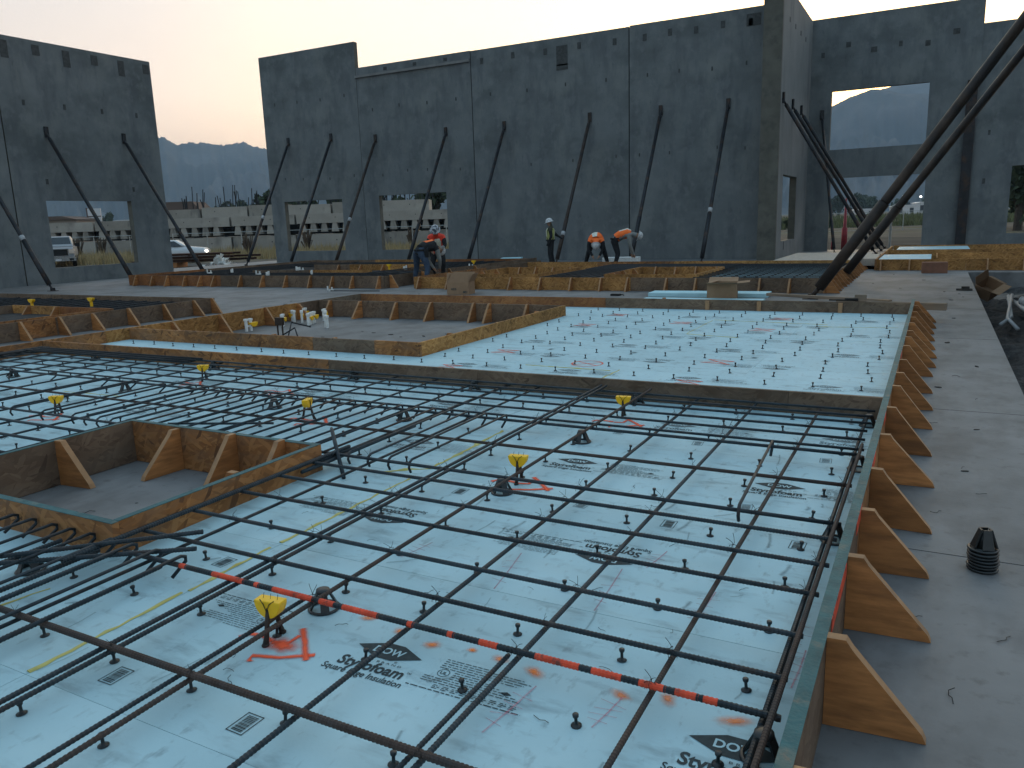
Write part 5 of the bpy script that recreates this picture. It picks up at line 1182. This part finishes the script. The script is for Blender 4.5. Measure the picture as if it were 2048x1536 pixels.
# fence
def fence(label, x0, x1, depth, n, h=1.9):
    t = thing('wire_fence', label, 'fence', at((x0+x1)/2, depth)+Vector((0, 0, GZ)), None, RZ); w = x1-x0
    for i in range(n+1):
        x = -w/2+w*i/n; q = MB(); q.tube([(x, 0, 0), (x, 0, h)], .035, 6); q.build('post', M['galv'], t)
    q = MB(); q.tube([(-w/2, 0, h-.05), (w/2, 0, h-.05)], .028, 6); q.build('rail', M['galv'], t)
    q = MB(); q.tube([(-w/2, 0, .1), (w/2, 0, .1)], .012, 5); q.build('bottom_wire', M['galv'], t)
fence('galvanised wire fence before the concrete plank stack, left stretch', -46, -28.2, 66, 6); fence('galvanised wire fence before the concrete plank stack, right stretch', -27.6, -5, 66, 8)
fence('distant wire fence in the field beyond the entrance doorway', 18, 45, 75, 7, 1.8)
# dry grass (stuff)
g = MB(); rr = random.Random(8)
for i in range(15000):
    x = rr.uniform(-47, -4); d = rr.uniform(53, 70); P = at(x, d); h = rr.uniform(.25, .85)*(1.2 if rr.random() < .2 else .8); a = rr.uniform(0, 3.14); w = .04
    dx, dy = math.cos(a)*w, math.sin(a)*w
    g.face([(P.x-dx, P.y-dy, GZ), (P.x+dx, P.y+dy, GZ), (P.x+rr.uniform(-.15, .15), P.y+rr.uniform(-.15, .15), GZ+h)])
tag(g.build('dry_grass', M['grass']), 'dry yellow grass along the fence before the plank stack', 'grass', kind='stuff')
g = MB()
for i in range(9000):
    x = rr.uniform(20, 75); d = rr.choice((rr.uniform(95, 110), rr.uniform(150, 240))); P = at(x*d/90, d); h = rr.uniform(.3, .9)*(1+d/300); a = rr.uniform(0, 3.14); w = .12*d/100
    dx, dy = math.cos(a)*w, math.sin(a)*w
    g.face([(P.x-dx, P.y-dy, GZ), (P.x+dx, P.y+dy, GZ), (P.x+rr.uniform(-.3, .3), P.y+rr.uniform(-.3, .3), GZ+h)])
tag(g.build('field_grass', M['leaf2']), 'low olive scrub of the field beyond the entrance doorway', 'grass', kind='stuff')
for i in range(16):
    x = rr.uniform(-44, -8); P = at(x, rr.uniform(60, 72)); q = MB()
    for k in range(26):
        a = rr.uniform(0, 6.28); r_ = rr.uniform(.1, .5); h = rr.uniform(.7, 1.7); q.face([(.04, 0, 0), (-.04, 0, 0), (r_*math.cos(a)-.05, r_*math.sin(a), h), (r_*math.cos(a)+.1, r_*math.sin(a), h+.1)])
    tag(q.build('weed', M['weed'], loc=(P.x, P.y, GZ)), 'dark dried weed standing at the fence before the plank stack', 'weed', 'dried weeds along the fence')
# asphalt strip beyond the left wall
q = MB(); C0 = at(-40, 46); 
for (a, b_, c, d) in (((-60, 40), (10, 40), (10, 50), (-60, 50)),):
    q.face([tuple(at(*p_)+Vector((0, 0, GZ+.006))) for p_ in (a, b_, c, d)])
tag(q.build('road', mat('asphalt', (.085, .083, .08), .9, var=.2, scale=.8, detail=8, bump=.1, spec=.05)), 'rough grey access road outside the left opening', 'road', kind='structure')

def wheel(parent, x, y, r=.36, w=.24):
    q = MB(); n = 18
    q.tube([(x-w/2, y, r), (x+w/2, y, r)], r, n); o = q.build('wheel', M['rubber'], parent)
    h = MB(); h.tube([(x-w/2-.006, y, r), (x+w/2+.006, y, r)], r*.6, n); h.build('rim', M['chrome'], o)
def loft(secs, ):
    """secs: list of (y, halfwidth, z0, z1, topw) cross-sections along y -> smooth body"""
    b = MB(); n = 0
    rows = []
    for y, hw, z0, z1, tw_ in secs:
        row = [(-hw*.92, y, z0), (-hw, y, z0+(z1-z0)*.35), (-hw*.98, y, z0+(z1-z0)*.7), (-tw_, y, z1), (tw_, y, z1), (hw*.98, y, z0+(z1-z0)*.7), (hw, y, z0+(z1-z0)*.35), (hw*.92, y, z0)]
        rows.append([len(b.v)+i for i in range(8)]); b.v += row
    for a, c in zip(rows, rows[1:]):
        for i in range(8):
            j = (i+1) % 8; b.f.append((a[i], c[i], c[j], a[j])); b.m.append(0)
    b.f.append(tuple(rows[0])); b.m.append(0); b.f.append(tuple(reversed(rows[-1]))); b.m.append(0)
    return b
# pickup truck, front towards -y(local)
tk = thing('pickup_truck', 'silver pickup truck facing the site behind the left wall window', 'truck', at(-28.8, 51)+Vector((0, 0, GZ)), None, R(55))
b = loft([(0, .92, .55, 1.12, .80), (.10, .98, .48, 1.20, .88), (1.2, 1.0, .45, 1.27, .92), (1.3, 1.0, .45, 1.28, .92), (5.4, 1.0, .45, 1.28, .95)]); b.build('body', M['carpaint_s'], tk, False)
b = loft([(1.15, .90, 1.25, 1.30, .88), (1.85, .86, 1.25, 1.90, .72), (2.0, .86, 1.25, 1.95, .72), (3.1, .86, 1.25, 1.95, .72), (3.35, .88, 1.25, 1.35, .80)]); cbn = b.build('cab', M['carpaint_s'], tk, False)
q = MB(); q.face([(-.78, 1.28, 1.36), (.78, 1.28, 1.36), (.68, 1.80, 1.86), (-.68, 1.80, 1.86)]); q.v = [(v[0], v[1]-.03, v[2]+.02) for v in q.v]; q.build('windshield', M['glass'], tk)
q = MB(); q.box((-.58, -.04, .72), (.58, 0.02, 1.12)); q.build('grille', M['black'], tk)
q = MB(); q.box((-.62, -.06, 1.12), (.62, 0, 1.16)); q.box((-.62, -.06, .68), (.62, 0, .72)); q.box((-.63, -.06, .68), (-.58, 0, 1.16)); q.box((.58, -.06, .68), (.63, 0, 1.16)); q.build('grille_frame', M['chrome'], tk)
for s_ in (-1, 1):
    q = MB(); q.box((s_*.78-.14, -.03, .85), (s_*.78+.14, .12, 1.12)); q.build('headlight', M['lamp_off'], tk)
    q = MB(); q.box((s_*1.12-.13, 1.5, 1.28), (s_*1.12+.13, 1.6, 1.48)); q.build('side_mirror', M['black'], tk)
    q = MB(); q.box((s_*.75-.12, -.16, .42), (s_*.75+.12, -.08, .55)); q.build('fog_lamp', M['black'], tk)
q = MB(); q.box((-.98, -.13, .38), (.98, .1, .66)); q.build('bumper', M['chrome'], tk)
q = MB(); q.box((-.16, -.145, .40), (.16, -.131, .52)); q.build('licence_plate', M['signwhite'], tk)
for x in (-.86, .86):
    for y in (.95, 4.3): wheel(tk, x, y)
# white car, seen from its side, nose to the right
wc = thing('white_car', 'white sedan with a lit headlight passing behind the gap between walls', 'car', at(-21.85, 52)+Vector((0, 0, GZ)), None, R(-50))
b = loft([(-2.2, .72, .42, .82, .55), (-2.0, .84, .34, .92, .70), (-1.1, .88, .30, 1.02, .78), (1.6, .88, .30, 1.05, .78), (2.2, .8, .4, .95, .68)])
b.v = [(-v[0], -v[1], v[2]) for v in b.v]; b.build('body', M['carpaint_w'], wc, True)
b = loft([(-1.05, .76, .98, 1.03, .70), (-.3, .72, .98, 1.46, .54), (.6, .72, .98, 1.48, .54), (1.4, .74, .98, 1.06, .66)]); b.v = [(-v[0], -v[1], v[2]) for v in b.v]; b.build('roof', M['carpaint_w'], wc, True)
for s_ in (-1, 1):
    q = MB(); q.prism([(s_*.79, .75, 1.06), (s_*.79, -1.15, 1.06), (s_*.66, -.6, 1.40), (s_*.66, .28, 1.40)], (s_*.03, 0, 0)); q.build('side_window', M['glass'], wc)
    q = MB(); q.box((s_*.62-.13, 2.0, .66), (s_*.62+.13, 2.24, .76)); q.build('headlight', M['lamp' if s_ > 0 else 'lamp_off'], wc)
    for y in (1.35, -1.4): wheel(wc, s_*.80, y, .33, .2)
# rusty steel pile
rp_ = thing('steel_pile', 'pile of rusty steel beams on blocks outside the gap between walls', 'steel pile', at(-18.2, 44.5)+Vector((0, 0, GZ)), None, RZ)
rr = random.Random(4)
for i in range(12):
    q = MB(); z = .30+.17*(i//4); x0 = -3.0+rr.uniform(0, .5); x1 = (3.6 if i < 8 else 2.6)+rr.uniform(-1.4, .6); y = .35*(i % 4)
    q.box((x0, y-.11, z), (x1, y+.11, z+.02)); q.box((x0, y-.11, z+.10), (x1, y+.11, z+.12)); q.box((x0, y-.01, z+.02), (x1, y+.01, z+.10)); q.build('beam', M['rust'], rp_)
for x in (-2.4, -.4, 2.0): q = MB(); q.box((x-.12, -.2, 0), (x+.12, 1.3, .275)); q.build('support_block', M['lumber'], rp_)
# rubbish heap with white sheet
q = MB(); rr = random.Random(14)
for i in range(60):
    a = rr.uniform(0, 6.28); r_ = rr.uniform(0, .8); h = max(.05, .75-r_*.8); x, y = r_*math.cos(a)*1.3, r_*math.sin(a)
    q.face([(x+rr.uniform(-.25, .25), y+rr.uniform(-.2, .2), rr.uniform(0, h)) for _ in range(4)])
P = at(-15.8, 43.5); tag(q.build('plastic_heap', M['white'], loc=(P.x, P.y, GZ+.02)), 'crumpled heap of white plastic sheet at the corner of the long wall', 'rubbish heap')
# red markers beyond the doorway
for x, y, h, r_, la in ((-4.02, 42.3, 2.5, .07, 'tall red marker post tapering upward beyond the entrance doorway'), (-4.45, 41.5, 1.1, .04, 'short red post beside the tall red marker')):
    q = MB(); q.lathe([(r_*1.9, 0), (r_*1.9, h*.42), (r_*1.2, h*.45), (r_*.5, h)], (0, 0, 0), 10); tag(q.build('marker_post', M['redpost'], None, True, loc=(x, y, GZ)), la, 'post')
q = MB(); q.tube([(0, 0, 0), (0, 0, 2.0)], .06, 8); q.tube([(0, 0, 2.0), (.15, 0, 2.1), (.3, 0, 2.0)], .05, 8); tag(q.build('pipe_post', M['galv'], loc=(-1.9, 40.5, GZ)), 'grey bent pipe post beyond the entrance doorway', 'post')
# concrete apron behind the entrance
q = MB(); q.face([(-30, 37.2, GZ+.01), (30, 37.2, GZ+.01), (30, 62, GZ+.01), (-12, 62, GZ+.01)]); tag(q.build('gravel_yard', layer(mat('gravel', (.062, .057, .050), .95, var=.2, scale=.7, detail=9, bump=.3, spec=.02), (.09, .083, .072), .25, .48, .62, .8, (.4, 1.5, 1))), 'grey gravel yard beyond the entrance wall', 'yard', kind='structure')

# trees
def tree_mesh(seedv, h, w, leaves, size, lm):
    rr = random.Random(seedv); b = MB(); tr_ = MB()
    tr_.tube([(0, 0, 0), (.05*w, 0, h*.3), (0, .05*w, h*.75)], [w*.05, w*.04, w*.012], 6)
    cl = []
    for i in range(9):
        a = rr.uniform(0, 6.28); r_ = w*.5*rr.uniform(.15, .75); z = h*rr.uniform(.35, .92); r2 = w*rr.uniform(.14, .26)*(1.1-.4*z/h)
        cl.append((Vector((r_*math.cos(a)*(1.15-.7*z/h), r_*math.sin(a)*(1.15-.7*z/h), z)), r2)); tr_.tube([(0, 0, h*.25), tuple(cl[-1][0])], [w*.02, w*.006], 5)
    for i in range(leaves):
        c, r2 = rr.choice(cl); d = Vector((rr.gauss(0, 1), rr.gauss(0, 1), rr.gauss(0, 1))).normalized()*r2*rr.random()**.4; p_ = c+d
        u = Vector((rr.gauss(0, 1), rr.gauss(0, 1), rr.gauss(0, 1))).normalized(); v = u.orthogonal().normalized(); s_ = size*rr.uniform(.6, 1.4)
        b.face([p_+u*s_, p_+v*s_*.6, p_-u*s_, p_-v*s_*.6])
    return b.mesh('crown', M[lm]), tr_.mesh('trunk', M['bark'])
TM = [tree_mesh(s_, 8, 7, 900, .42, 'leaf') for s_ in (1, 2, 3)]; BM = [tree_mesh(s_, 4, 6, 700, .30, 'leaf') for s_ in (4, 5)]
def tree(label, x, d, s_, kind=0, group='distant trees', sz=None):
    P = at(x, d); t = thing('tree', label, 'tree', (P.x, P.y, GZ), group, random.random()*6); c, k_ = (TM+BM)[kind]
    link('crown', c, t); link('trunk', k_, t); t.scale = (s_, s_, sz or s_)
rr = random.Random(31)
for i in range(13):
    tree('hazy tree in the line behind the sign at left, %s from the left' % ORD[i+1], -176+i*10.5+rr.uniform(-3, 3), 300+rr.uniform(-25, 30), rr.uniform(1.25, 1.75), i % 3)
for i in range(8):
    tree('dark bush behind the plank stack, %s from the left' % ORD[i+1], -27.5+i*2.6, 92+rr.uniform(-4, 4), rr.uniform(.55, .8), 3+i % 2, 'bushes behind the plank stack', rr.uniform(1.2, 1.5))
tree('bushy tree beside the corner of the long wall', -26.0, 88, .80, 0, None); tree('dark tree seen at the right edge of the right window', -8.2, 90, .95, 1, None)
for i in range(48):
    tree('dark tree of the far treeline beyond the doorway', 165+i*3.6, 430+rr.uniform(-30, 40), rr.uniform(1.5, 2.1), 3+i % 2, 'far treeline beyond the doorway', rr.uniform(1.5, 2.6))
tree('large dark tree seen through the window at the far right', 39.8, 62, 1.1, 3, None, 1.3); tree('second dark tree seen through the window at the far right', 43.5, 66, 1.2, 4, None, 1.6); tree('third tree behind the far right window', 48, 72, 1.3, 3, None, 1.5)
for i, (x, d) in enumerate(((16.4, 42.5), (24.9, 45))): tree('low dark bush at the %s foot of the entrance doorway' % ('left', 'right')[i], x, d, .17, 3, 'bushes at the doorway')
for i in range(6): tree('olive bush in the field beyond the doorway, %s from the left' % ORD[i+1], 32.5+i*1.5+rr.uniform(-.5, .5), 98, .30, 4, 'field bushes', .24)
# buildings and town
def house(label, x, d, w, h, rh, m='house', roof='roof', nwin=3):
    P = at(x, d); t = thing('building', label, 'building', (P.x, P.y, GZ), None, RZ)
    q = MB(); q.box((-w/2, 0, 0), (w/2, w*.6, h)); q.build('wall', M[m], t)
    q = MB(); q.prism([(-w*.54, -.4, h), (w*.54, -.4, h), (w*.3, -.4, h+rh), (-w*.3, -.4, h+rh)], (0, w*.6+.8, 0)); q.build('roof', M[roof], t)
    for i in range(nwin):
        q = MB(); x_ = -w/2+w*(i+.5)/nwin; q.box((x_-w*.09, -.05, h*.25), (x_+w*.09, .02, h*.8)); q.build('window', M['glass'], t)
house('brown hip-roofed building beyond the plank stack', -42.3, 104, 6.4, 4.2, 1.7); house('pale low building left of the hip-roofed one', -49, 106, 7.5, 3.6, .3, 'signwhite', 'signwhite', 4)
house('brown flat building at the left of the truck window', -64.5, 112, 9, 4.3, .5); 
P = at(-60.4, 118); t = thing('sign_board', 'white roadside sign board on posts beyond the left window', 'sign', (P.x, P.y, GZ), None, RZ)
for x in (-.6, .6): q = MB(); q.tube([(x, 0, 0), (x, 0, 3.6)], .08, 6); q.build('post', M['galv'], t)
q = MB(); q.box((-.95, -.1, 3.6), (.95, .1, 5.9)); q.build('sign_panel', M['signwhite'], t); q = MB(); q.box((-.95, -.12, 4.7), (.95, -.101, 4.85)); q.box((-1.15, -.1, 3.6), (-.96, .1, 6.0)); q.build('sign_trim', M['roof'], t)
P = at(-74, 125); q = MB(); q.tube([(0, 0, 0), (0, 0, 8)], .1, 6); q.tube([(0, 0, 8), (.5, 0, 8.4), (1.4, 0, 8.4)], .07, 6); tag(q.build('street_lamp', M['galv'], loc=(P.x, P.y, GZ)), 'grey street lamp beyond the left window', 'street lamp')
for i, (x, d, w, h) in enumerate(((165, 330, 9, 3.4), (176, 335, 8, 4.5), (187, 330, 12, 5.0), (198, 325, 7, 3.0), (122, 320, 6, 2.6), (146, 325, 8, 2.4), (110, 330, 6, 3))):
    house('pale low town building beyond the field, %s from the left' % ['fourth', 'fifth', 'sixth', 'seventh', 'second', 'third', 'first'][i], x, d, w, h, .5, 'signwhite', 'signwhite', 2)
for i, (x, d, z) in enumerate(((159.5, 322, 7.2), (166.5, 322, 6.6), (103, 322, 4.5), (170, 322, 2.5), (178.3, 322, 3.0), (141, 320, 0.6))):
    P = at(x, d); t = thing('town_lamp', 'lit lamp of the town beyond the field, %s from the left' % ['third', 'fourth', 'first', 'fifth', 'sixth', 'second'][i], 'lamp', (P.x, P.y, GZ), 'lit lamps of the town')
    q = MB(); q.tube([(0, 0, 0), (0, 0, z)], .08, 5); q.build('pole', M['galv'], t); q = MB(); q.lathe([(.05, z), (.32, z+.15), (.32, z+.45), (.05, z+.6)], seg=8); q.build('bulb', M['townlight'], t)

# ------------------------------------------------------------------ mountains
def ridge(az, pts):
    for (a, e), (a2, e2) in zip(pts, pts[1:]):
        if a <= az <= a2: return e+(e2-e)*(az-a)/(a2-a)
    return pts[0][1] if az < pts[0][0] else pts[-1][1]
def mountains(label, pts, a0, a1, da, D, rough, seedv):
    from mathutils import noise
    b = MB(); n = int((a1-a0)/da)+1; NR = 26; o = Vector((seedv*13.7, seedv*5.1, 0))
    for i in range(n):
        az = a0+da*i; H = D*math.tan(R(ridge(az, pts)))*(1+rough*(.022*noise.noise(Vector((az*2.6, seedv, 0)))+.020*noise.noise(Vector((az*7, seedv, 2)))+.010*noise.noise(Vector((az*19, seedv, 4)))))
        for j in range(NR+1):
            f = j/NR
            d = D*(.60+.40*f) if f <= 1 else D
            base = f**1.35
            spur = noise.fractal(Vector((az*.30, f*4.0+az*.12, 0))+o, .8, 2.2, 7)*.24*math.sin(math.pi*min(1, f*1.0))**.8+ .12*math.sin(math.pi*f)*noise.noise(Vector((az*1.9+f*2, f*1.2, 5))+o)
            b.v.append((math.sin(R(az))*d, math.cos(R(az))*d, GZ-2+max(0, (base+spur))*H if j < NR else GZ+H))
        b.v.append((math.sin(R(az))*D*1.2, math.cos(R(az))*D*1.2, GZ+H*.3))
    S_ = NR+2
    for i in range(n-1):
        for j in range(NR+1):
            k_ = i*S_+j; b.f.append((k_, k_+1, k_+S_+1, k_+S_)); b.m.append(0)
    tag(b.build('mountain_range', M['rock'], None, True), label, 'mountains', kind='structure')
mountains('hazy blue mountain ridge seen between the left and long walls', [(-75, 4.6), (-66, 6.4), (-60, 5.6), (-55, 6.6), (-52.5, 6.0), (-51.46, 6.22), (-50.88, 6.10), (-50.46, 5.82), (-49.87, 5.72), (-49.4, 5.86), (-48.19, 5.78), (-47.26, 5.67), (-46.13, 5.93), (-45.53, 5.6), (-44.74, 5.43), (-43.8, 5.35), (-40, 5.0), (-34, 4.4), (-26, 3.6), (-20, 2.6), (-16, 1.0)], -78, -16, .10, 3000, 1, 1)
mountains('hazy mountain seen through the entrance window', [(-24, .6), (-18, 2.0), (-13, 4.1), (-9, 5.8), (-6.63, 6.72), (-5.52, 7.21), (-4.23, 7.57), (-3.4, 7.45), (-2.4, 7.1), (-1.0, 6.98), (2, 7.1), (8, 6.0), (16, 4.5), (26, 2.5)], -24, 26, .10, 2600, .15, 2)
mountains('fainter mountain crest behind the entrance window mountain', [(-14, 4.5), (-8, 6.0), (-4.4, 7.35), (-2.67, 7.72), (-1.07, 7.76), (3, 7.9), (9, 6.6), (18, 5), (30, 3)], -14, 30, .15, 3300, .15, 3)
# ------------------------------------------------------------------ haze
hb = MB(); hb.box((-4900, -4900, -3.5), (4900, 4900, 480))
hm = bpy.data.materials.new('haze_air'); hm.use_nodes = True; ht = hm.node_tree; ht.nodes.clear()
ho = ht.nodes.new('ShaderNodeOutputMaterial'); hv = ht.nodes.new('ShaderNodeVolumePrincipled'); hv.inputs['Density'].default_value = 1.85e-4; hv.inputs['Color'].default_value = (.56, .77, 1.0, 1); hv.inputs['Anisotropy'].default_value = -.1
ht.links.new(hv.outputs[0], ho.inputs['Volume'])
tag(hb.build('haze', hm), 'pale morning haze filling the valley', 'haze', kind='stuff')
